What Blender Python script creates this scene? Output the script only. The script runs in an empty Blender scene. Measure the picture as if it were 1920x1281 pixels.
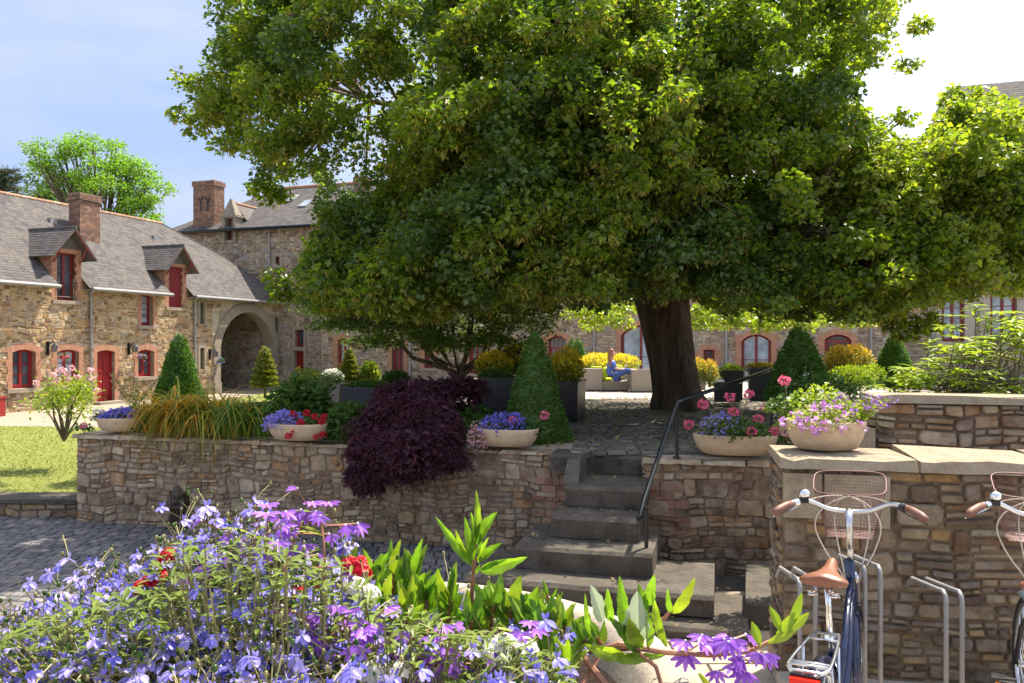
import bpy, math, random
import numpy as np
from mathutils import Vector, Matrix
R = math.radians
scene = bpy.context.scene
C = scene.collection
EYE = 2.3
F = 1500.0

# ---------------------------------------------------------------- camera
cam_d = bpy.data.cameras.new('camera'); cam = bpy.data.objects.new('camera', cam_d); C.objects.link(cam)
cam.location = (0, 0, EYE); cam.rotation_euler = (R(90), 0, 0)
cam_d.lens = 36 * F / 1920; cam_d.sensor_width = 36; cam_d.clip_start = 0.05; cam_d.clip_end = 2000
scene.camera = cam
# ---------------------------------------------------------------- light
SUN = Vector((0.43, 0.43, 1.08)).normalized()
el = math.asin(SUN.z); az = math.atan2(SUN.x, SUN.y)
w = bpy.data.worlds.new("World"); scene.world = w; w.use_nodes = True
nt = w.node_tree; nt.nodes.clear()
wo = nt.nodes.new('ShaderNodeOutputWorld'); bg = nt.nodes.new('ShaderNodeBackground')
sky = nt.nodes.new('ShaderNodeTexSky'); sky.sky_type = 'NISHITA'; sky.sun_disc = False
sky.sun_elevation = el; sky.sun_rotation = az; sky.air_density = 1.0; sky.dust_density = 2.5; sky.ozone_density = 1.2
bg.inputs['Strength'].default_value = 0.13
tc = nt.nodes.new('ShaderNodeTexCoord'); mp = nt.nodes.new('ShaderNodeMapping'); mp.inputs['Scale'].default_value = (1, 1, 3.2)
nz = nt.nodes.new('ShaderNodeTexNoise'); nz.inputs['Scale'].default_value = 2.3; nz.inputs['Detail'].default_value = 6; nz.inputs['Roughness'].default_value = .55
rp = nt.nodes.new('ShaderNodeValToRGB'); rp.color_ramp.elements[0].position = .42; rp.color_ramp.elements[0].color = (.12, .12, .12, 1)
rp.color_ramp.elements[1].position = .78; rp.color_ramp.elements[1].color = (.85, .85, .85, 1)
mx = nt.nodes.new('ShaderNodeMix'); mx.data_type = 'RGBA'
mx.inputs[7].default_value = (5.2, 5.05, 4.9, 1)
L = nt.links.new
L(tc.outputs['Generated'], mp.inputs[0]); L(mp.outputs[0], nz.inputs['Vector']); L(nz.outputs['Fac'], rp.inputs[0])
L(rp.outputs[0], mx.inputs[0]); L(sky.outputs[0], mx.inputs[6]); # a clearer blue patch of sky to the left, thin bright haze elsewhere
vn = nt.nodes.new('ShaderNodeVectorMath'); vn.operation = 'DOT_PRODUCT'; L(tc.outputs['Generated'], vn.inputs[0]); vn.inputs[1].default_value = Vector((-.52, .80, .33)).normalized()
mr = nt.nodes.new('ShaderNodeMapRange'); mr.interpolation_type = 'SMOOTHSTEP'; L(vn.outputs['Value'], mr.inputs[0]); mr.inputs[1].default_value = .72; mr.inputs[2].default_value = .985; mr.inputs[3].default_value = 0; mr.inputs[4].default_value = .9
m2 = nt.nodes.new('ShaderNodeMix'); m2.data_type = 'RGBA'; L(mr.outputs[0], m2.inputs[0]); L(mx.outputs[2], m2.inputs[6])
rb = nt.nodes.new('ShaderNodeValToRGB'); rb.color_ramp.elements[0].position = .32; rb.color_ramp.elements[0].color = (.145, .212, .365, 1); rb.color_ramp.elements[1].position = .74; rb.color_ramp.elements[1].color = (.26, .29, .38, 1)
L(nz.outputs['Fac'], rb.inputs[0]); vs_ = nt.nodes.new('ShaderNodeVectorMath'); vs_.operation = 'SCALE'; vs_.inputs['Scale'].default_value = 8.6; L(rb.outputs[0], vs_.inputs[0]); L(vs_.outputs[0], m2.inputs[7])
L(m2.outputs[2], bg.inputs[0]); L(bg.outputs[0], wo.inputs[0])
sd = bpy.data.lights.new('sun', 'SUN'); so = bpy.data.objects.new('sun', sd); C.objects.link(so)
sd.energy = 4.8; sd.angle = R(.5); sd.color = (1, .90, .74)
so.rotation_euler = SUN.to_track_quat('Z', 'Y').to_euler(); so.location = (20, 20, 40)
scene.view_settings.view_transform = 'Standard'; scene.view_settings.look = 'None'
scene.view_settings.exposure = 1.25; scene.view_settings.gamma = 1

# ---------------------------------------------------------------- helpers
def px(x, y, d): return np.array(((x - 960) / F * d, d, EYE - (y - 640) / F * d))
def arr(*a): return np.array(a, float)

class MB:
    def __init__(s): s.V = []; s.n = 0; s.F = []
    def add(s, v, f, m=0):
        v = np.asarray(v, float).reshape(-1, 3); f = np.asarray(f, int)
        if f.ndim == 1: f = f[None]
        s.V.append(v); s.F.append((f + s.n, m)); s.n += len(v)
    def box(s, x0, x1, y0, y1, z0, z1, m=0):
        s.add([(x0,y0,z0),(x1,y0,z0),(x1,y1,z0),(x0,y1,z0),(x0,y0,z1),(x1,y0,z1),(x1,y1,z1),(x0,y1,z1)],
              [(0,3,2,1),(4,5,6,7),(0,1,5,4),(1,2,6,5),(2,3,7,6),(3,0,4,7)], m)
    def prism(s, base, top, m=0):      # base, top: equal loops of points
        n = len(base); f = [(i, (i+1) % n, n+(i+1) % n, n+i) for i in range(n)]
        k = s.n; s.add(list(base)+list(top), f, m)
        s.F.append((np.array([list(range(n))[::-1]])+k, m)); s.F.append((np.array([list(range(n, 2*n))])+k, m))
    def tube(s, path, r, seg=6, m=0, cap=True):
        p = np.asarray(path, float); n = len(p)
        r = np.full(n, r, float) if np.isscalar(r) else np.asarray(r, float)
        t = np.gradient(p, axis=0); t /= (np.linalg.norm(t, axis=1)[:, None]+1e-9)
        up = arr(0, 0, 1) if abs(t[0][2]) < .9 else arr(1, 0, 0)
        a = np.cross(t[0], up); a /= np.linalg.norm(a); vs = []
        th = np.linspace(0, 2*math.pi, seg, endpoint=False)
        for i in range(n):
            a = a - t[i]*np.dot(a, t[i]); a /= (np.linalg.norm(a)+1e-9); b = np.cross(t[i], a)
            vs.append(p[i] + r[i]*(np.cos(th)[:, None]*a + np.sin(th)[:, None]*b))
        f = []
        for i in range(n-1):
            for j in range(seg):
                k = (j+1) % seg; f.append((i*seg+j, i*seg+k, (i+1)*seg+k, (i+1)*seg+j))
        k0 = s.n; s.add(np.concatenate(vs), f, m)
        if cap:
            s.F.append((np.array([list(range(seg))[::-1]])+k0, m)); s.F.append((np.array([list(range((n-1)*seg, n*seg))])+k0, m))
    def lathe(s, prof, c=(0, 0, 0), seg=24, sx=1, sy=1, m=0, jit=0, rnd=None, rot=0):
        n = len(prof); vs = []
        for i, (r, z) in enumerate(prof):
            for j in range(seg):
                a = 2*math.pi*j/seg; rr = r*(1+(rnd.uniform(-jit, jit) if rnd else 0))
                x, y = rr*math.cos(a)*sx, rr*math.sin(a)*sy
                vs.append((c[0]+x*math.cos(rot)-y*math.sin(rot), c[1]+x*math.sin(rot)+y*math.cos(rot), c[2]+z))
        f = [(i*seg+j, i*seg+(j+1) % seg, (i+1)*seg+(j+1) % seg, (i+1)*seg+j) for i in range(n-1) for j in range(seg)]
        s.add(vs, f, m)
    def ball(s, c, r, seg=10, rings=6, m=0, sc=(1, 1, 1)):
        pr = [(max(.001, math.sin(math.pi*i/rings))*r, -math.cos(math.pi*i/rings)*r*sc[2]) for i in range(rings+1)]
        s.lathe(pr, c, seg, sc[0], sc[1], m)
    def leaves(s, P, size, rnd, asp=.75, up=.6, down=.25, m=0, fold=.12, outd=None, outw=0., vary=.35):
        """a kite-shaped folded leaf at each point"""
        P = np.asarray(P, float); n = len(P)
        if n == 0: return
        d = rnd.normal(size=(n, 3)); d[:, 2] = d[:, 2]*.45 - down
        if outd is not None: d += outd*outw
        d /= np.linalg.norm(d, axis=1)[:, None]
        nn = rnd.normal(size=(n, 3))*.55 + arr(0, 0, up)
        sd_ = np.cross(d, nn); sd_ /= (np.linalg.norm(sd_, axis=1)[:, None]+1e-9); nn = np.cross(sd_, d)
        Ln = (size*(1+rnd.uniform(-vary, vary, n)))[:, None]; W = Ln*asp*.5
        a = P; b = P+d*Ln*.42+sd_*W+nn*W*fold*2; c = P+d*Ln-nn*Ln*.12; e = P+d*Ln*.42-sd_*W+nn*W*fold*2
        v = np.stack([a, b, c, e], 1).reshape(-1, 3)
        i = np.arange(n)[:, None]*4
        s.add(v, np.concatenate([i+[0, 1, 2], i+[0, 2, 3]], 0), m)
    def blade(s, base, dirh, length, width, rise, droop, m=0, seg=9, tw=0, hs=1):
        """arching strap leaf"""
        base = np.asarray(base, float); dh = arr(math.cos(dirh), math.sin(dirh), 0); sdv = arr(-dh[1], dh[0], 0)
        vs = []
        for i in range(seg+1):
            t = i/seg; p = base + dh*length*hs*(t*.25+t*t*.45) + arr(0, 0, 1)*length*(rise*t - droop*t*t*t)
            wd = width*(.6+.4*math.sin(math.pi*min(1, t*1.3)))*(1-t**3)*.5+.0006
            vs += [p-sdv*wd, p+arr(0, 0, -wd*.35), p+sdv*wd]
        f = []
        for i in range(seg):
            f += [(3*i, 3*i+1, 3*i+4, 3*i+3), (3*i+1, 3*i+2, 3*i+5, 3*i+4)]
        s.add(vs, f, m)
    def petal(s, base, d, nrm, Ln, W, curl=.2, m=0, seg=4, tipw=.35, basew=.25):
        base = np.asarray(base, float); d = np.asarray(d, float)/np.linalg.norm(d)
        sdv = np.cross(d, nrm); sdv /= (np.linalg.norm(sdv)+1e-9); nn = np.cross(sdv, d); vs = []
        for i in range(seg+1):
            t = i/seg; ww = (basew*(1-t)+tipw*t+1.0*math.sin(math.pi*t**1.15)*.75)*W*.5
            if i == seg: ww = W*tipw*.4
            p = base+d*Ln*t+nn*(-curl*Ln*t*t)
            vs += [p-sdv*ww+nn*ww*.25, p, p+sdv*ww+nn*ww*.25]
        f = []
        for i in range(seg): f += [(3*i, 3*i+1, 3*i+4, 3*i+3), (3*i+1, 3*i+2, 3*i+5, 3*i+4)]
        s.add(vs, f, m)
    def rotz(s, cx, cy, a):
        for i, v in enumerate(s.V):
            x, y = v[:, 0]-cx, v[:, 1]-cy; s.V[i] = np.stack([cx+x*math.cos(a)-y*math.sin(a), cy+x*math.sin(a)+y*math.cos(a), v[:, 2]], 1)
        return s
    def build(s, name, mats, parent=None, smooth=False, label=None, cat=None, group=None, kind=None, world=False, origin=None):
        V = np.concatenate(s.V) if s.V else np.zeros((0, 3))
        o_off = np.zeros(3)
        if parent is None and origin is None:
            o_off = arr((V[:, 0].min()+V[:, 0].max())/2, (V[:, 1].min()+V[:, 1].max())/2, V[:, 2].min())
        elif parent is None: o_off = arr(*origin)
        elif world:
            q = parent
            while q.parent: q = q.parent
            o_off = arr(*q.location)
        V = V-o_off
        me = bpy.data.meshes.new(name); me.vertices.add(len(V)); me.vertices.foreach_set('co', V.ravel())
        lens = np.concatenate([np.full(len(f), f.shape[1]) for f, _ in s.F]); li = np.concatenate([f.ravel() for f, _ in s.F])
        mi = np.concatenate([np.full(len(f), m) for f, m in s.F])
        me.loops.add(len(li)); me.loops.foreach_set('vertex_index', li)
        me.polygons.add(len(lens)); me.polygons.foreach_set('loop_start', np.concatenate([[0], np.cumsum(lens)[:-1]]))
        me.polygons.foreach_set('material_index', mi)
        me.polygons.foreach_set('use_smooth', np.full(len(lens), bool(smooth)))
        me.update(calc_edges=True)
        for m in (mats if isinstance(mats, (list, tuple)) else [mats]): me.materials.append(m)
        o = bpy.data.objects.new(name, me); C.objects.link(o)
        if parent is not None: o.parent = parent
        else: o.location = o_off
        tag(o, label, cat, group, kind); return o

def tag(o, label=None, cat=None, group=None, kind=None):
    if label: o['label'] = label
    if cat: o['category'] = cat
    if group: o['group'] = group
    if kind: o['kind'] = kind
def thing(name, label, cat, loc=(0, 0, 0), rz=0, group=None):
    o = bpy.data.objects.new(name, None); C.objects.link(o); o.empty_display_size = .1
    o.location = tuple(map(float, loc)); o.rotation_euler = (0, 0, rz); tag(o, label, cat, group); return o
def copy_tree(o, parent=None):
    c = o.copy(); C.objects.link(c)
    if parent is not None: c.parent = parent
    for ch in [q for q in bpy.data.objects if q.parent == o]: copy_tree(ch, c)
    return c
def rng(k): return np.random.default_rng(k)

# ---------------------------------------------------------------- materials
def newmat(name):
    m = bpy.data.materials.new(name); m.use_nodes = True; t = m.node_tree
    b = t.nodes['Principled BSDF']; return m, t, b
def ramp(t, cols, const=True):
    r = t.nodes.new('ShaderNodeValToRGB'); e = r.color_ramp.elements
    r.color_ramp.interpolation = 'CONSTANT' if const else 'LINEAR'
    n = len(cols)
    for i, c in enumerate(cols):
        p = i/n if const else i/max(1, n-1)
        if i < 2: e[i].position = p; e[i].color = (*c, 1)
        else:
            q = e.new(p); q.color = (*c, 1)
    return r
def island(t): return t.nodes.new('ShaderNodeNewGeometry').outputs['Random Per Island']
def noise(t, scale, detail=5, rough=.6, sc=None):
    tc = t.nodes.new('ShaderNodeTexCoord'); n = t.nodes.new('ShaderNodeTexNoise'); n.inputs['Scale'].default_value = scale
    n.inputs['Detail'].default_value = detail; n.inputs['Roughness'].default_value = rough
    if sc:
        m = t.nodes.new('ShaderNodeMapping'); m.inputs['Scale'].default_value = sc
        t.links.new(tc.outputs['Object'], m.inputs[0]); t.links.new(m.outputs[0], n.inputs['Vector'])
    else: t.links.new(tc.outputs['Object'], n.inputs['Vector'])
    return n.outputs['Fac']
def mixc(t, fac, a, b, mode='MIX', f=1.0):
    x = t.nodes.new('ShaderNodeMix'); x.data_type = 'RGBA'; x.blend_type = mode
    for sock, v in ((x.inputs[0], fac if fac is not None else f), (x.inputs[6], a), (x.inputs[7], b)):
        if isinstance(v, (int, float)): sock.default_value = v
        elif isinstance(v, tuple): sock.default_value = (*v, 1)
        else: t.links.new(v, sock)
    return x.outputs[2]
def mapr(t, v, a, b, c, d):
    m = t.nodes.new('ShaderNodeMapRange'); t.links.new(v, m.inputs[0])
    for i, q in enumerate((a, b, c, d)): m.inputs[i+1].default_value = q
    return m.outputs[0]
def bump(t, b, h, strength=.5, dist=.02):
    n = t.nodes.new('ShaderNodeBump'); n.inputs['Strength'].default_value = strength; n.inputs['Distance'].default_value = dist
    t.links.new(h, n.inputs['Height']); t.links.new(n.outputs[0], b.inputs['Normal'])
def stone_mat(name, cols, nscale=6, lo=.6, hi=1.25, rough=.9, bs=.6, bd=.02, stain=None, island_=True, moss=None):
    m, t, b = newmat(name)
    if island_: r = ramp(t, cols); t.links.new(island(t), r.inputs[0]); col = r.outputs[0]
    else: r = ramp(t, cols, False); t.links.new(noise(t, nscale*.35, 6, .6), r.inputs[0]); col = r.outputs[0]
    n1 = noise(t, nscale, 8, .65); v = mapr(t, n1, .3, .7, lo, hi)
    col = mixc(t, 1.0, col, v, 'MULTIPLY')
    if stain:
        n2 = noise(t, stain[1], 6, .7); k = mapr(t, n2, .48, .66, 0, stain[2]); col = mixc(t, k, col, stain[0])
    if moss:
        n3 = noise(t, moss[1], 6, .7); k = mapr(t, n3, .5, .68, 0, moss[2]); col = mixc(t, k, col, moss[0])
    t.links.new(col, b.inputs['Base Color']); b.inputs['Roughness'].default_value = rough; b.inputs['Specular IOR Level'].default_value = .2
    bump(t, b, noise(t, nscale*4, 8, .75), bs, bd); return m
def plain(name, col, rough=.6, metal=0, var=.15, nscale=8, spec=.5, bs=0, coat=0):
    m, t, b = newmat(name)
    v = mapr(t, noise(t, nscale, 5, .6), .3, .7, 1-var, 1+var)
    t.links.new(mixc(t, 1.0, tuple(col), v, 'MULTIPLY'), b.inputs['Base Color'])
    b.inputs['Roughness'].default_value = rough; b.inputs['Metallic'].default_value = metal
    b.inputs['Specular IOR Level'].default_value = spec; b.inputs['Coat Weight'].default_value = coat
    if bs: bump(t, b, noise(t, nscale*5, 6, .7), bs, .01)
    return m
def leaf_mat(name, cols, tcol=None, tf=.4, rough=.45, spec=.4, nscale=None):
    m, t, b = newmat(name)
    r = ramp(t, cols, False); t.links.new(island(t), r.inputs[0]); col = r.outputs[0]
    if nscale: col = mixc(t, 1.0, col, mapr(t, noise(t, nscale, 3, .5), .35, .65, .65, 1.35), 'MULTIPLY')
    t.links.new(col, b.inputs['Base Color']); b.inputs['Roughness'].default_value = rough; b.inputs['Specular IOR Level'].default_value = spec
    tr = t.nodes.new('ShaderNodeBsdfTranslucent'); ms = t.nodes.new('ShaderNodeMixShader'); ms.inputs[0].default_value = tf
    tc_ = mixc(t, 1.0, col, tuple(tcol or (1.8, 1.8, .9)), 'MULTIPLY'); t.links.new(tc_, tr.inputs[0])
    out = t.nodes['Material Output']; t.links.new(b.outputs[0], ms.inputs[1]); t.links.new(tr.outputs[0], ms.inputs[2]); t.links.new(ms.outputs[0], out.inputs[0])
    return m
M = {}
M['cot_stone'] = stone_mat('cottage_stone', [(.42,.29,.16),(.46,.34,.21),(.35,.21,.10),(.40,.31,.21),(.18,.115,.07),(.48,.38,.25),(.39,.25,.13),(.31,.25,.19),(.42,.31,.18),(.25,.155,.09)], 5, bs=.5)
M['cot_mortar'] = stone_mat('pale_lime_mortar', [(.42,.35,.26),(.52,.44,.33)], 6, island_=False, bs=.5)
M['far_stone'] = stone_mat('range_stone', [(.36,.28,.20),(.42,.34,.25),(.30,.22,.16),(.30,.27,.25),(.20,.15,.12),(.45,.37,.28),(.36,.25,.17),(.34,.28,.26)], 5, bs=.5)
M['far_mortar'] = stone_mat('range_mortar', [(.32,.28,.22),(.42,.37,.30)], 6, island_=False)
M['wall_stone'] = stone_mat('retaining_stone', [(.48,.35,.235),(.40,.28,.19),(.56,.43,.30),(.31,.20,.135),(.46,.31,.195),(.60,.48,.345),(.36,.265,.195),(.46,.26,.13),(.26,.18,.13),(.50,.37,.245)], 9, .5, 1.35, bs=1.0, bd=.035, stain=((.56,.47,.38), 3.5, .75), moss=((.15,.11,.07), 2.0, .6))
M['wall_mortar'] = stone_mat('old_wall_mortar', [(.17,.125,.09),(.42,.33,.25)], 7, island_=False, bs=1.0, bd=.03)
M['dark_stone'] = stone_mat('pillar_stone', [(.28,.205,.14),(.20,.145,.105),(.36,.27,.18),(.24,.15,.09),(.31,.225,.155),(.42,.27,.13),(.22,.165,.125),(.37,.29,.21),(.15,.105,.08)], 9, .5, 1.35, bs=1.0, bd=.03, stain=((.42,.37,.32), 4, .6))
M['dark_mortar'] = stone_mat('pillar_mortar', [(.17,.12,.08),(.33,.25,.17)], 7, island_=False, bs=1.0, bd=.03)
M['slab'] = stone_mat('coping_slab', [(.37,.29,.20),(.44,.36,.26),(.33,.24,.155)], 5, .55, 1.3, bs=1.0, bd=.03, stain=((.22,.18,.14), 5, .75), moss=((.50,.44,.34), 9, .6))
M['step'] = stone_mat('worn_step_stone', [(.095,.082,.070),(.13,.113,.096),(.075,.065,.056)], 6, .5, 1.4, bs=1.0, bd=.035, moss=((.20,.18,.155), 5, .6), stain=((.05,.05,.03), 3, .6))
M['granite'] = stone_mat('granite', [(.32,.27,.21),(.28,.235,.19),(.36,.30,.24)], 3, .8, 1.15, bs=.3, bd=.01, island_=False)
M['brick'] = stone_mat('brick', [(.40,.21,.14),(.37,.19,.13),(.42,.23,.155),(.385,.20,.14)], 8, .85, 1.12, bs=.2, bd=.008)
M['chim_brick'] = stone_mat('old_chimney_brick', [(.27,.155,.11),(.22,.13,.095),(.31,.19,.14),(.19,.125,.10)], 6, .6, 1.2, bs=.4)
M['chim_mortar'] = stone_mat('chimney_mortar', [(.22,.16,.13),(.28,.22,.18)], 6, island_=False)
M['slate'] = stone_mat('slate', [(.098,.090,.092),(.084,.078,.083),(.115,.106,.106),(.074,.070,.076),(.106,.096,.097)], 3, .8, 1.15, rough=.85, bs=.3, bd=.01, stain=((.13,.117,.105), .9, .6), moss=((.15,.135,.10), 2.5, .4))
M['ridge'] = stone_mat('terracotta_ridge', [(.42,.25,.17),(.36,.21,.14),(.45,.31,.23)], 6, .8, 1.2)
M['zinc'] = plain('zinc', (.26,.26,.27), .55, .4)
M['red'] = plain('red_paint', (.22,.010,.014), .42, 0, .12, 4)
M['darkred'] = plain('dark_red_paint', (.17,.014,.018), .45, 0, .12, 4)
M['glass'] = plain('window_glass', (.05,.06,.08), .06, 0, .5, 2, spec=1)
M['glass_sky'] = plain('window_glass_pale', (.30,.36,.44), .1, 0, .5, 2, spec=1)
M['curtain'] = plain('net_curtain', (.5,.5,.5), .9, 0, .3, 10)
M['black'] = plain('black_plastic', (.012,.012,.014), .4)
M['blackbox'] = plain('black_planter_resin', (.014,.013,.016), .35, 0, .3, 3)
M['navybox'] = plain('charcoal_planter', (.03,.034,.045), .45, 0, .3, 3)
M['iron'] = plain('dark_metal', (.018,.024,.028), .25, .6)
M['soil'] = stone_mat('soil', [(.05,.035,.025),(.08,.055,.035)], 9, island_=False, bs=1, bd=.04)
M['bowl'] = stone_mat('cast_stone_bowl', [(.52,.39,.26),(.60,.47,.33)], 12, .82, 1.12, rough=.85, island_=False, bs=.4, bd=.008, stain=((.42,.33,.24), 9, .5))
M['bowl_white'] = stone_mat('pale_cast_stone', [(.34,.29,.22),(.46,.41,.34)], 14, .7, 1.15, island_=False, bs=.6, bd=.006, stain=((.35,.30,.24), 16, .6))
def bark_mat():
    m, t, b = newmat('linden_bark'); n = noise(t, 3.5, 9, .7, (3.2, 3.2, .55)); r = ramp(t, [(.035,.022,.016),(.10,.068,.048),(.20,.145,.105)], False); t.links.new(mapr(t, n, .3, .7, 0, 1), r.inputs[0])
    t.links.new(r.outputs[0], b.inputs['Base Color']); b.inputs['Roughness'].default_value = .95; bump(t, b, n, 1.0, .12); return m
M['bark'] = bark_mat()
M['oldbrick'] = stone_mat('weathered_brick', [(.36,.19,.14),(.30,.16,.12),(.40,.24,.18),(.33,.20,.15)], 9, .6, 1.3, bs=.8, stain=((.42,.34,.27), 6, .7))
M['lind_suntint'] = leaf_mat('linden_sun_tint_leaf', [(.10,.16,.025),(.16,.22,.03),(.24,.28,.045)], (2.2,2.2,.6), .5, .35, .6)  # linden leaf lightened to paint sunlight into right boughs, right sprays and skirt
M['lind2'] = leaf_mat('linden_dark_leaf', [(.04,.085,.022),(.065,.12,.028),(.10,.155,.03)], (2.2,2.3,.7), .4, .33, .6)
M['twig'] = plain('twig_bark', (.12,.09,.06), .9, 0, .3)
M['lind'] = leaf_mat('linden_leaf', [(.055,.10,.014),(.105,.16,.02),(.19,.235,.03)], (2.4,2.5,.6), .5, .36, .5)
M['bract'] = leaf_mat('linden_bract', [(.24,.24,.05),(.36,.33,.07),(.34,.24,.04)], (1.5,1.4,.6), .45)
M['box'] = leaf_mat('box_leaf', [(.04,.11,.02),(.07,.155,.025),(.11,.20,.035)], (1.7,1.7,.7), .3)
M['boxlight'] = leaf_mat('golden_topiary_leaf', [(.10,.14,.02),(.20,.23,.03),(.28,.26,.04)], (1.5,1.5,.6), .35)
M['euph'] = leaf_mat('euphorbia_leaf', [(.66,.50,.03),(.80,.68,.05),(.66,.66,.08)], (1.3,1.2,.5), .4)
M['euphg'] = leaf_mat('euphorbia_green', [(.10,.15,.02),(.18,.24,.03)], (1.5,1.5,.6), .35)
M['orangeleaf'] = leaf_mat('euphorbia_orange', [(.62,.34,.04),(.66,.46,.06),(.5,.5,.05)], (1.2,1.1,.6), .35)
M['purple'] = leaf_mat('purple_maple_leaf', [(.035,.012,.022),(.065,.022,.038),(.15,.052,.075)], (1.8,1,1.1), .4)
M['gmaple'] = leaf_mat('green_maple_leaf', [(.03,.06,.012),(.05,.09,.015),(.10,.15,.02)], (2.2,2.2,.6), .42)
M['lily'] = leaf_mat('daylily_leaf', [(.12,.22,.03),(.22,.28,.04),(.50,.42,.05),(.66,.40,.06),(.66,.28,.04)], (1.4,1.3,.6), .35)
M['lilyg'] = leaf_mat('daylily_green', [(.06,.17,.03),(.12,.25,.04),(.28,.34,.05)], (1.5,1.5,.6), .35)
M['green'] = leaf_mat('garden_leaf', [(.04,.10,.02),(.07,.15,.03),(.12,.20,.04)], (1.6,1.6,.6), .35)
M['bgreen'] = leaf_mat('bright_leaf', [(.16,.26,.03),(.26,.36,.04),(.36,.42,.06)], (1.5,1.5,.5), .45)
M['locust'] = leaf_mat('locust_leaf', [(.09,.20,.02),(.14,.28,.03),(.20,.34,.04)], (1.7,1.7,.6), .45)
M['conifer'] = leaf_mat('conifer_needles', [(.02,.045,.02),(.03,.07,.03)], None, .2)
M['pink'] = leaf_mat('pink_petal', [(.75,.10,.25),(.85,.28,.42),(.80,.06,.20)], (1,1,1), .35)
M['palepink'] = leaf_mat('pale_pink_petal', [(.80,.42,.48),(.85,.62,.64)], (1,1,1), .35)
M['redf'] = leaf_mat('red_petal', [(.60,.01,.03),(.75,.02,.05)], (1,1,1), .35)
M['mauve'] = leaf_mat('mauve_petal', [(.62,.28,.68),(.70,.40,.75),(.50,.24,.66)], (1,1,1), .35)
M['lobe'] = leaf_mat('lobelia_petal', [(.14,.13,.66),(.22,.20,.76),(.34,.31,.82)], (1,1,1), .35)
M['lobe2'] = leaf_mat('lobelia_pale_petal', [(.27,.23,.74),(.38,.33,.82),(.52,.46,.88)], (1.1,1.1,1.1), .4)
M['violet'] = leaf_mat('violet_petal', [(.26,.08,.56),(.37,.14,.68),(.48,.24,.76)], (1.1,1,1.1), .4)
M['white'] = leaf_mat('white_petal', [(.80,.80,.76),(.86,.85,.80)], (1,1,1), .35)
M['stemb'] = plain('flower_stem', (.22,.20,.08), .6, 0, .4, 30)
M['stemr'] = plain('red_stem', (.28,.12,.07), .5, 0, .3, 30)
M['rattan'] = plain('grey_rattan', (.26,.22,.19), .7, 0, .35, 60, bs=.6)
M['lime'] = plain('lime_cushion', (.42,.52,.03), .85, 0, .1)
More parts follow.
